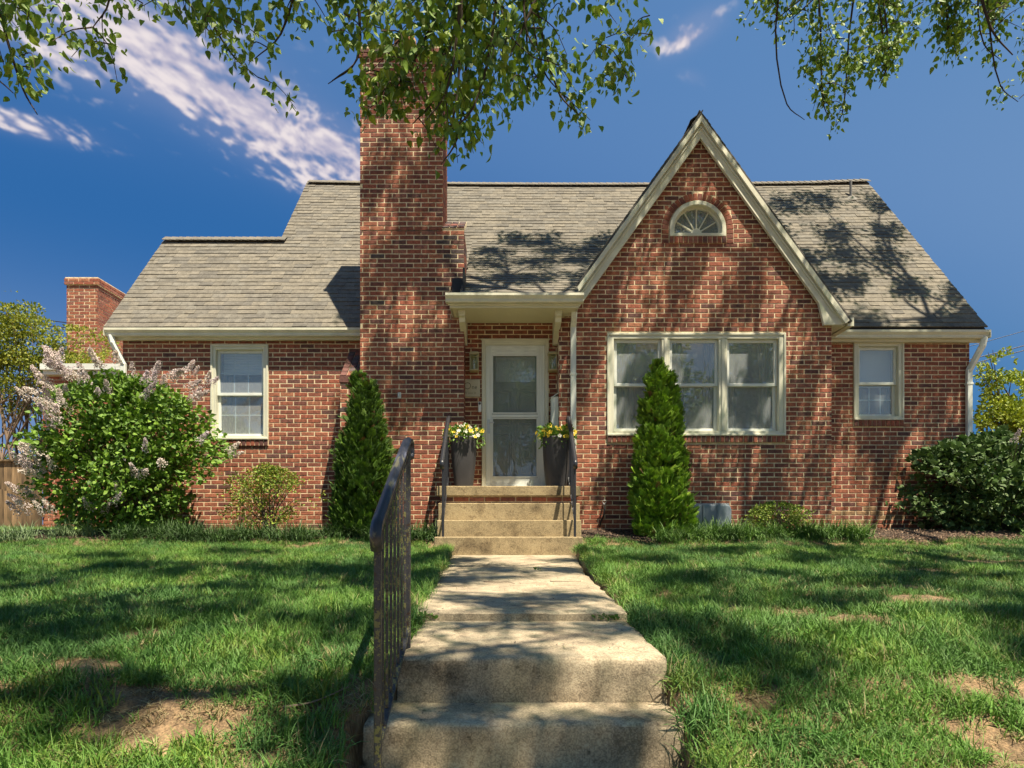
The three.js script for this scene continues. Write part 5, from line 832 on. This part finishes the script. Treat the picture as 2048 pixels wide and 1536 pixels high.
function bigTree({ label, base, fork, targets, hang, seed }) {
  setSeed(seed); const t = grp('shade_tree'); tag(t, label, 'tree', 'shade trees over the front lawn'); const wood = [], C = new Copies(), D = new Copies();
  const tr = curve([[base[0], base[1] - 0.3, base[2]], [lerp(base[0], fork[0], 0.3) + 0.1, lerp(base[1], fork[1], 0.4), lerp(base[2], fork[2], 0.3)], fork], 14); wood.push(tube(tr, tr.map((_, i) => lerp(0.30, 0.19, i / 14) + (i < 2 ? 0.08 * (2 - i) : 0)), 14, false));
  const F = V3(...fork), cl = [];
  for (const [n, tx, ty, td, tt, cr = [0.42, 0.8]] of targets) for (let i = 0; i < n; i++) { const h1 = (i * 0.7549 + 0.2) % 1, h2 = (i * 0.5698 + 0.4) % 1, d = Array.isArray(ty) ? rr(...td) : lerp(td[0], td[1], h1) + rr(-0.15, 0.15), x = lerp(tx[0], tx[1], h2) + rr(-0.15, 0.15), y = ty === 'roof' ? mainY(d) : ty === 'hood' ? 4.41 + 0.72 * (d - 8.95) : ty === 'lawn' ? 0.8 : lerp(ty[0], ty[1], h1), k = rr(...tt), p = V3(x + 0.75 * k, y + 3 * k, -(d - k)); const dd = -p.z; if (dd > 0.3 && p.y < 1.25 + 0.84 * dd + 1.0) p.y = 1.25 + 0.84 * dd + rr(1.0, 1.5); p.cr = rr(...cr); cl.push(p); }
  // limbs: clumps gathered by bearing, each bunch on a limb of its own
  const bunches = new Map(); for (const p of cl) { const k = Math.floor(((Math.atan2(p.z - F.z, p.x - F.x) + Math.PI) / 6.2832) * 8); bunches.set(k, [...(bunches.get(k) ?? []), p]); }
  for (const ps of bunches.values()) {
    const m = ps.reduce((a, p) => a.add(p), V3(0, 0, 0)).multiplyScalar(1 / ps.length), lc = curve([F.clone().add(V3(0, -0.3, 0)), F.clone().lerp(m, 0.35).add(V3(0, 0.9, 0)), m.clone().add(V3(0, -0.2, 0))], 12); wood.push(tube(lc, lc.map((_, i) => lerp(0.13, 0.035, i / 12)), 8, false));
    for (const p of ps) { let best = lc[4], bd = 1e9; for (const q of lc.slice(4)) { const e = q.distanceTo(p) + Math.max(0, q.y - p.y); if (e < bd) { bd = e; best = q; } } const bc = curve([best, best.clone().lerp(p, 0.5).add(V3(rr(-0.2, 0.2), 0.25, rr(-0.2, 0.2))), p], 8); wood.push(tube(bc, bc.map((_, i) => lerp(0.04, 0.012, i / 8)), 6, false)); const R = p.cr; for (let k = 0; k < (R < 0.42 ? 11 : 24); k++) { const s = sphereDir().multiplyScalar(R * rr(0.35, 1)); s.y *= 0.7; sprig(wood, D, p.clone().addScaledVector(s, 0.25), p.clone().add(s).add(V3(0, -0.08, 0)), 27, 1.05, 1.2); } }
  }
  // drooping outer boughs
  for (const { line, z, dense, top, sc = 1, from } of hang) {
    const x0 = line[0][0], x1 = line[line.length - 1][0], yb = (x) => { let k = 0; while (k < line.length - 2 && x > line[k + 1][0]) k++; const q = (x - line[k][0]) / (line[k + 1][0] - line[k][0] || 1); return lerp(line[k][1], line[k + 1][1], clamp(q)); };
    const hub = V3((x0 + x1) / 2, top + 0.75, z + 0.3), lc = curve([V3(...(from ?? fork)), V3(...(from ?? fork)).lerp(hub, 0.5).add(V3(0, 0.6, 0)), hub, hub.clone().add(V3(rr(-0.4, 0.4), -0.35, -0.5))], 16); wood.push(tube(lc, lc.map((_, i) => lerp(0.075, 0.018, i / 16)), 8, false));
    const nodes = []; for (let k = 0; k < Math.max(3, (x1 - x0) * 4.5); k++) { const x = rr(x0, x1), y = yb(x), zz = z + rr(-0.35, 0.35), lean = rr(0.15, 0.5) * (rnd() < 0.5 ? -1 : 1), c = curve([hub.clone().add(V3(rr(-0.3, 0.3) + lean, 0.1, 0)), V3(lerp(hub.x, x, 0.55) + lean, Math.max(y + 0.5, lerp(hub.y, y, 0.35)), lerp(hub.z, zz, 0.6)), V3(x + lean * 0.45, y + 0.27, zz), V3(x, y + 0.08, zz)], 12); wood.push(tube(c, c.map((_, i) => lerp(0.016, 0.0035, i / 12)), 5, false)); for (let i = 4; i <= 12; i++) nodes.push(c[i]); }
    for (let x = x0; x < x1; x += 0.085 * sc) for (let y = yb(x) + 0.04; y < top + 0.4; y += 0.115 * sc / dense) {
      if (fbm(x * 4.2 / sc, y * 3.4 / sc, 2, 37) < 0.43) continue; const tip = V3(x + rr(-0.05, 0.05), y + rr(-0.02, 0.06), z + rr(-0.4, 0.4)); let best = null, bd = 1e9; for (const q of nodes) { const e = Math.hypot(q.x - tip.x, q.z - tip.z) + Math.abs(q.y - tip.y - 0.2) * 0.8; if (e < bd) { bd = e; best = q; } }
      const from2 = bd < 0.38 ? best : tip.clone().add(V3(rr(0.12, 0.3) * (rnd() < 0.5 ? -1 : 1), rr(0.08, 0.2), rr(-0.25, 0.25))); sprig(wood, C, from2, tip, Math.round(25 * Math.min(1.3, sc)), 1.05, 0.9);
    }
  }
  msh('trunk', wood, M.barkDark, t); C.build('crown', treeLeaf, LEAF_TREE, t); if (D.m.length) D.build('crown', plainLeaf, LEAF_TREE, t); return t;
}
const rightTree = bigTree({
  label: 'shade tree at the upper right, its leafy branch tips over the gable', base: [7.9, 0.4, -2.2], fork: [7.3, 5.9, -3.3], seed: 121,
  targets: [[17, [1.0, 4.7], [2.2, 6.6], [9.39, 9.39], [1.95, 2.3], [0.16, 0.32]], [9, [4.8, 7.4], [1.4, 4.0], [9.9, 10.1], [2.3, 2.8], [0.35, 0.6]], [14, [4.7, 7.35], 'roof', [9.9, 12.5], [1.5, 1.85]], [14, [-0.4, 1.9], 'hood', [9.0, 11.6], [1.75, 2.1]], [13, [-2.1, -0.7], [1.8, 7.6], [9.45, 9.45], [2.0, 2.5], [0.2, 0.38]], [25, [1.0, 6.6], 'lawn', [3.0, 7.6], [2.6, 3.6]]],
  hang: [
    { line: [[2.68, 7.27], [3.03, 7.09], [3.2, 7.12], [3.26, 6.55], [3.38, 6.2], [3.55, 6.03], [3.89, 5.91], [4.18, 6.17], [4.47, 6.32], [4.64, 6.72], [4.7, 6.95]], z: -7.5, dense: 0.9, top: 7.3 },
    { line: [[5.05, 6.95], [5.11, 6.66], [5.28, 6.66], [5.51, 6.95], [5.6, 7.3]], z: -7.5, dense: 0.9, top: 7.3 }, { line: [[5.77, 7.01], [5.86, 6.2], [6.12, 6.23]], z: -7.5, dense: 0.9, top: 7.3 },
  ],
});
bigTree({
  label: 'shade tree at the upper left, its drooping branches over the chimney', base: [-3.6, 0.0, 0.8], fork: [-2.9, 5.4, -0.4], seed: 131,
  targets: [[23, [-5.6, -0.7], 'lawn', [2.6, 7.4], [2.5, 3.4]], [8, [-0.7, 0.9], 'lawn', [3.6, 7.6], [2.8, 3.5]], [6, [-0.75, 0.95], [0.3, 0.65], [2.5, 4.3], [2.6, 3.4]]],
  hang: [
    { line: [[-3.72, 4.46], [-3.51, 4.22], [-3.36, 4.13], [-3.2, 4.31], [-3.13, 4.43], [-2.96, 4.45], [-2.92, 4.67], [-2.82, 4.88]], z: -4.5, dense: 0.75, top: 4.88 },
    { line: [[-2.94, 5.12], [-2.81, 4.9], [-2.69, 4.97], [-2.54, 5.16], [-2.24, 4.97], [-2.17, 4.73], [-1.94, 4.71], [-1.72, 4.5], [-1.53, 4.58], [-1.34, 4.63], [-1.19, 4.48]], z: -4.9, dense: 0.52, top: 5.2 },
    { line: [[-1.29, 4.57], [-1.11, 4.32], [-0.9, 4.13], [-0.66, 4.07], [-0.51, 3.79], [-0.39, 3.84], [-0.25, 3.93], [-0.11, 4.07], [-0.02, 4.25], [0.02, 4.53]], z: -4.6, dense: 0.98, top: 4.96 },
    { line: [[-0.06, 4.72], [0.18, 4.66], [0.34, 4.88], [0.46, 4.76], [0.54, 4.44], [0.7, 4.58], [0.8, 4.84], [0.88, 4.44], [1.02, 4.44], [1.08, 4.84], [1.12, 4.96]], z: -5.2, dense: 0.62, top: 5.44 },
  ],
});
{ const c = curve([[5.05, 8.3, -6.7], [5.09, 7.11, -7], [5.15, 6.75, -7], [5.25, 6.52, -7], [5.44, 6.31, -7]], 16), l = [tube(curve([[7.3, 6.2, -3.3], [6.4, 7.9, -4.6], [5.05, 8.3, -6.7]], 10), Array.from({ length: 11 }, (_, i) => lerp(0.06, 0.022, i / 10)), 7), tube(c, c.map((_, i) => lerp(0.022, 0.006, i / 16)), 7)]; for (const [k, p] of [[8, [5.5, 6.9, -7.1]], [11, [5.45, 6.75, -6.9]], [13, [5.1, 6.35, -7]]]) { const q = curve([c[k], c[k].clone().lerp(V3(...p), 0.5).add(V3(0.03, 0.05, 0)), p], 6); l.push(tube(q, q.map((_, i) => lerp(0.007, 0.002, i / 6)), 5)); } msh('bare_branch', l, M.barkDark, rightTree).userData.label = 'bare crooked branch'; }

function gardenTree({ name, label, base, h, crown, n, leafSize, cols, trunkR = 0.1, stems = 1, limbs = 9, seed, category = 'tree', wood: wm = M.bark }) {
  setSeed(seed); const t = grp(name); t.position.set(...base); tag(t, label, category); const wood = [], C = new Copies();
  for (let s = 0; s < stems; s++) { const lx = stems > 1 ? rr(-0.35, 0.35) : 0, lz = stems > 1 ? rr(-0.3, 0.3) : 0, c = curve([[lx * 0.2, -0.2, lz * 0.2], [lx * 0.9, h * 0.3, lz * 0.9], [lx * 2.2, h * 0.62, lz * 2]], 8); wood.push(tube(c, c.map((_, i) => trunkR * lerp(1, 0.5, i / 8)), 8, false));
    for (let i = 0; i < limbs / stems; i++) { const e = pick(crown), d = sphereDir(), p = V3(e[0] + d.x * e[3] * 0.8, e[1] + d.y * e[4] * 0.8, e[2] + d.z * e[5] * 0.8), st = c[4 + Math.floor(rnd() * 4)], cc = curve([st, st.clone().lerp(p, 0.5).add(V3(0, h * 0.03, 0)), p], 6); wood.push(tube(cc, cc.map((_, k) => trunkR * lerp(0.4, 0.08, k / 6)), 5, false)); } }
  const tot = crown.reduce((a, e) => a + e[3] * e[4] * e[5], 0);
  for (const e of crown) { const m = Math.round(n * e[3] * e[4] * e[5] / tot); let k = 0, guard = 0; while (k < m && guard++ < m * 20) { const d = sphereDir(), r = Math.pow(rnd(), 0.45), p = V3(e[0] + d.x * e[3] * r, e[1] + d.y * e[4] * r, e[2] + d.z * e[5] * r), f = 2.2 / Math.max(0.6, e[3]); if (fbm(p.x * f + p.z * f * 0.7 + 30, p.y * f * 1.6 + p.z * f * 0.5, 3, seed) < 0.47) continue; C.add(p, aim(d.add(sphereDir()), rr(0, 6.28)), leafSize * rr(0.7, 1.25) / 0.09, jitter(pick(cols), 0.22)); k++; } }
  msh('trunk', wood, wm, t); C.build('crown', plainLeaf, LEAF_TREE, t); return t;
}
gardenTree({ name: 'crape_myrtle', label: 'yellow green small tree with smooth stems left of the annex', base: [-9.7, 1.15, -13.0], h: 4.6, seed: 141, stems: 6, limbs: 60, trunkR: 0.036, n: 11500, leafSize: 0.055, wood: mat([0.24, 0.17, 0.12], 0.9), crown: [[-0.15, 4.25, 0, 0.55, 0.5, 0.5], [0.15, 3.7, 0.1, 0.75, 0.6, 0.6], [-0.8, 3.6, 0, 0.8, 0.7, 0.6], [1.35, 3.62, 0.3, 0.72, 0.36, 0.45], [0.75, 3.2, 0.2, 0.6, 0.4, 0.4], [0.0, 2.7, 0, 0.75, 0.45, 0.5]], cols: [[0.30, 0.34, 0.025], [0.25, 0.31, 0.022], [0.36, 0.36, 0.03], [0.19, 0.25, 0.022]] });
gardenTree({ name: 'yellow_green_tree', label: 'bright yellow green tree behind the right corner of the house', base: [10.9, 1.15, -14.2], h: 4.2, seed: 151, stems: 3, limbs: 24, trunkR: 0.06, n: 7500, leafSize: 0.075, crown: [[-0.25, 3.5, 0, 0.35, 0.55, 0.4], [0.2, 2.75, 0, 0.95, 0.75, 0.7], [0.9, 2.5, 0, 0.9, 0.8, 0.7], [-0.2, 2.3, 0.3, 0.6, 0.55, 0.5]], cols: [[0.32, 0.40, 0.025], [0.38, 0.44, 0.03], [0.25, 0.33, 0.025]] });
gardenTree({ name: 'green_shrub', label: 'green leafy shrub behind the plank fence', base: [-10.9, 1.1, -15.6], h: 2.0, seed: 161, stems: 3, n: 5000, limbs: 12, trunkR: 0.03, leafSize: 0.085, category: 'shrub', crown: [[-0.5, 1.45, 0, 1.1, 0.75, 0.6], [1.1, 1.4, 0, 0.9, 0.6, 0.6], [-2.2, 1.4, 0, 1.0, 0.7, 0.6]], cols: [[0.15, 0.27, 0.025], [0.20, 0.33, 0.03], [0.11, 0.2, 0.02]] });
gardenTree({ name: 'green_shrub', label: 'green leafy shrub behind the dark bush at the right', base: [10.3, 1.1, -12.6], h: 2.0, seed: 171, stems: 3, n: 6000, limbs: 12, trunkR: 0.03, leafSize: 0.085, category: 'shrub', crown: [[-0.6, 0.9, 0, 1.2, 0.9, 0.7], [0.9, 1.0, 0, 1.1, 1.0, 0.7], [-1.7, 0.7, 0.4, 0.8, 0.7, 0.6]], cols: [[0.13, 0.25, 0.025], [0.18, 0.30, 0.03], [0.22, 0.34, 0.03]] });
// across the street, mirrored in the windows
const ST = [[0.22, 0.36, 0.04], [0.28, 0.42, 0.05], [0.15, 0.27, 0.03]];
gardenTree({ name: 'street_tree', label: 'leafy tree across the street, mirrored in the gable windows', base: [6.5, 0, 17], h: 12, seed: 181, trunkR: 0.25, limbs: 24, n: 7500, leafSize: 0.26, crown: [[0, 10, 0, 3.6, 3, 3], [2.5, 8, 0.5, 2.8, 2.2, 2.4], [-2.5, 8, 0, 2.4, 2, 2.4]], cols: ST });
gardenTree({ name: 'street_tree', label: 'leafy tree across the street, mirrored in the front door', base: [0.2, 0, 18], h: 12, seed: 191, trunkR: 0.25, limbs: 24, n: 7500, leafSize: 0.26, crown: [[0, 9.5, 0, 3.2, 3, 2.8], [-2, 7, 0.5, 2.4, 2, 2], [1.5, 6.5, 0, 2, 1.8, 2]], cols: ST });
gardenTree({ name: 'street_tree', label: 'low leafy trees across the street, mirrored in the left window', base: [-13, 0, 18], h: 5, seed: 201, trunkR: 0.2, limbs: 14, n: 5000, leafSize: 0.22, crown: [[0, 4.6, 0, 3, 2.4, 2], [4, 4, 0, 2.4, 2.2, 1.8], [-4.5, 4.2, 0, 2.6, 2.2, 2]], cols: ST });
gardenTree({ name: 'street_tree', label: 'second leafy tree across the street, mirrored in the gable windows', base: [15, 0, 18.5], h: 12, seed: 187, trunkR: 0.25, limbs: 24, n: 6500, leafSize: 0.26, crown: [[0, 9.5, 0, 3.2, 3, 3], [-2, 7.5, 0.5, 2.2, 2, 2.4]], cols: ST });
gardenTree({ name: 'conifer', label: 'dark pointed conifer across the street, mirrored in the gable windows', base: [11.5, 0, 19], h: 11, seed: 211, trunkR: 0.2, limbs: 10, n: 5200, leafSize: 0.2, crown: [[0, 2.6, 0, 2.4, 1.6, 2.4], [0, 4.6, 0, 1.8, 1.5, 1.8], [0, 6.4, 0, 1.25, 1.4, 1.25], [0, 8.1, 0, 0.75, 1.4, 0.75], [0, 9.6, 0, 0.35, 1.2, 0.35]], cols: [[0.03, 0.06, 0.02], [0.045, 0.08, 0.025]] });

// ---------------------------------------------------------------- the lawn's grass and what lies about
setSeed(221);
const BARE = [[-1.48, 2.8, 0.55, 0.2], [-2.05, 3.2, 0.38, 0.14], [-0.86, 2.86, 0.26, 0.07], [-1.0, 2.6, 0.3, 0.1], [-2.0, 3.72, 0.25, 0.08], [-1.75, 2.98, 0.3, 0.1], [1.82, 4.2, 0.5, 0.24], [2.1, 3.95, 0.4, 0.16], [2.22, 2.95, 0.36, 0.16], [2.05, 2.62, 0.42, 0.18], [5.1, 6.8, 0.9, 0.3], [3.8, 5.95, 0.6, 0.22], [1.08, 2.92, 0.18, 0.07], [2.85, 4.5, 0.5, 0.2], [2.9, 5.0, 0.5, 0.15], [-0.7, 3.0, 0.1, 0.3], [1.0, 3.3, 0.10, 0.35]];
function bare(x, d) { let b = 0; for (const [cx, cd, rx, rd] of BARE) { const q = ((x - cx) / rx / 0.85) ** 2 + ((d - cd) / rd) ** 2; b = Math.max(b, 1 - sst(0.2, 0.8, q + (fbm(x * 7, d * 9, 4, 3) - 0.5) * 2.2)); } return b; }
{
  const geos = [bladeClump(20, 0.062, 0.0042, 1.6, 0.5, 3), bladeClump(20, 0.072, 0.0044, 1.5, 0.6, 3), bladeClump(18, 0.058, 0.004, 1.9, 0.45, 2), bladeClump(14, 0.095, 0.004, 1.2, 0.6, 3)], sets = geos.map(() => new Copies()), q = Q();
  const G1 = [0.080, 0.19, 0.040], G2 = [0.135, 0.27, 0.038], G3 = [0.23, 0.33, 0.05], DRY = [0.34, 0.28, 0.14];
  const put = (x, d) => {
    const e = Math.abs(x - walkMid(d)) - walkHalf(d); if (d < 8.3 && d > 2.3 && e < 0.0) return; if (d > 8.12 && Math.abs(x) < 1.02) return;
    if (x > -7 && x < 8.6 && d > bedEdge(x) + 0.03) return;
    const b = bare(x, d), dry = b > 0.15 && rnd() < b * 0.75 + 0.1; if (b > 0.5 && rnd() < 0.70 * b) return;
    const n = fbm(x * 1.1 + 40, d * 1.1, 3, 61), m = fbm(x * 5, d * 5, 2, 71), c = [0, 1, 2].map((k) => lerp(lerp(G1[k], G2[k], sst(0.3, 0.7, n * 0.6 + m * 0.4)), G3[k], sst(0.62, 0.85, m * 0.7 + rnd() * 0.4) * 0.6)), edge = e < 0.10 && d < 8.1 && d > 2.3;
    const v = edge || rnd() < 0.13 ? 3 : Math.floor(rnd() * 3), s = rr(0.65, 1.2) * (edge ? 1.15 : 1) * (d > 6 ? 0.95 : d > 4.3 ? 1.05 : 1.2) * (0.8 + 0.6 * fbm(x * 2.3, d * 2.3, 2, 81)) * (1 - 0.3 * b);
    q.setFromEuler(new THREE.Euler(rr(-0.3, 0.3), rr(0, 6.283), rr(-0.3, 0.3))); sets[v].add(V3(x, groundY(x, -d) - 0.004, -d), q, V3(s * 1.15, s * (dry ? 0.45 : 1), s * 1.15), jitter(dry || rnd() < 0.035 ? DRY : c, 0.2));
  };
  for (let d = 1.75; d < 8.62; d += 0.05) { const w = 0.86 * d + 1.0, n = Math.round(2 * w * 0.05 * (d < 4.5 ? 980 : 760)); for (let i = 0; i < n; i++) put(rr(-w, w), d + rr(0, 0.05)); }
  for (let i = 0; i < 3200; i++) put(rr(-11.5, -7.0), rr(8.3, 13.2)); for (let i = 0; i < 900; i++) put(rr(8.6, 11), rr(8.3, 12));
  const lawn = tag(grp('grass'), 'lawn grass in dappled light on both sides of the walk', 'grass', null, 'stuff'), gm = leafMat(0.6, 0.3), kinds = ['short_tufts', 'long_tufts', 'spreading_tufts', 'edge_tufts'];
  sets.forEach((s, i) => s.build(kinds[i], geos[i], gm, lawn));
}
{ // crumbs of leaf and bud on the walk and steps
  const C = new Copies();
  const top = (d) => (d > 6.5 ? lerp(0.805, 0.874, (d - 6.5) / 1.7) : d > 4.0 ? lerp(0.715, 0.80, (d - 4) / 2.5) : d > 3.12 ? lerp(0.622, 0.662, (d - 3.1) / 0.9) : d > 2.82 ? lerp(0.400, 0.406, (d - 2.8) / 0.3) : 0.2);
  for (let i = 0; i < 420; i++) { const d = rr(2.52, 7.5); if ((d > 3.05 && d < 3.14) || (d > 2.74 && d < 2.84)) continue; C.add(V3(rr(-0.46, 0.7), top(d) + 0.006, -d), Q().setFromEuler(new THREE.Euler(Math.PI / 2 + rr(-0.25, 0.25), 0, rr(0, 6.28))), rr(0.12, 0.42), jitter(pick([[0.10, 0.07, 0.04], [0.06, 0.045, 0.03], [0.16, 0.16, 0.05], [0.05, 0.04, 0.03]]), 0.3)); }
  tag(C.build('leaf_litter', leafGeo(0.05, 0.022), mat([1, 1, 1], 0.9)), 'brown leaf crumbs scattered on the walk and steps', 'leaf litter');
  const tw = (pts, r, label) => { const c = curve(pts, 12); tag(msh('fallen_twig', tube(c, c.map((_, i) => lerp(r, r * 0.4, i / 12)), 6), mat([0.16, 0.12, 0.085], 0.9)), label, 'twig', 'fallen twigs'); };
  tw([[-0.20, 0.772, -5.5], [-0.10, 0.774, -5.43], [0.0, 0.773, -5.45], [0.06, 0.769, -5.36]], 0.005, 'thin forked twig on the left of the walk'); tw([[0.36, 0.774, -5.5], [0.5, 0.776, -5.47], [0.62, 0.774, -5.5]], 0.004, 'thin straight twig on the right of the walk'); tw([[-0.30, 0.655, -3.66], [-0.22, 0.664, -3.70], [-0.14, 0.662, -3.66]], 0.003, 'small curved twig on the slab above the near steps');
  const ly = (x, d) => groundY(x, -d) + 0.05; tw([[-0.98, ly(-0.98, 2.84), -2.84], [-0.86, ly(-0.86, 2.87) - 0.01, -2.87], [-0.72, ly(-0.72, 2.95), -2.95]], 0.006, 'grey stick lying in the grass left of the railing');
}
function weed(label, x, y, z, n, r) { const w = grp('weed'); w.position.set(x, y, z); tag(w, label, 'weed', 'weeds in the joint of the walk'); const C = new Copies(); for (let i = 0; i < n; i++) { const a = rr(0, 6.28), q = Math.sqrt(rnd()) * r; C.add(V3(Math.cos(a) * q, rr(0.005, 0.045) * (1 - q / r * 0.6), Math.sin(a) * q * 0.6), aim(V3(Math.cos(a), rr(0.3, 1), Math.sin(a)), rr(0, 6)), rr(0.5, 1), jitter([0.10, 0.22, 0.03], 0.3)); } C.build('leaves', leafGeo(0.028, 0.024, 0.1, 0.1, heart), LEAF, w); }
weed('clover weed at the right of the walk joint', 0.60, 0.668, -4.0, 90, 0.085); weed('small weed at the left of the walk joint', -0.50, 0.672, -3.99, 40, 0.06); weed('tiny weed in the far joint of the walk', 0.30, 0.80, -6.50, 14, 0.03);

renderer.render(scene, camera);
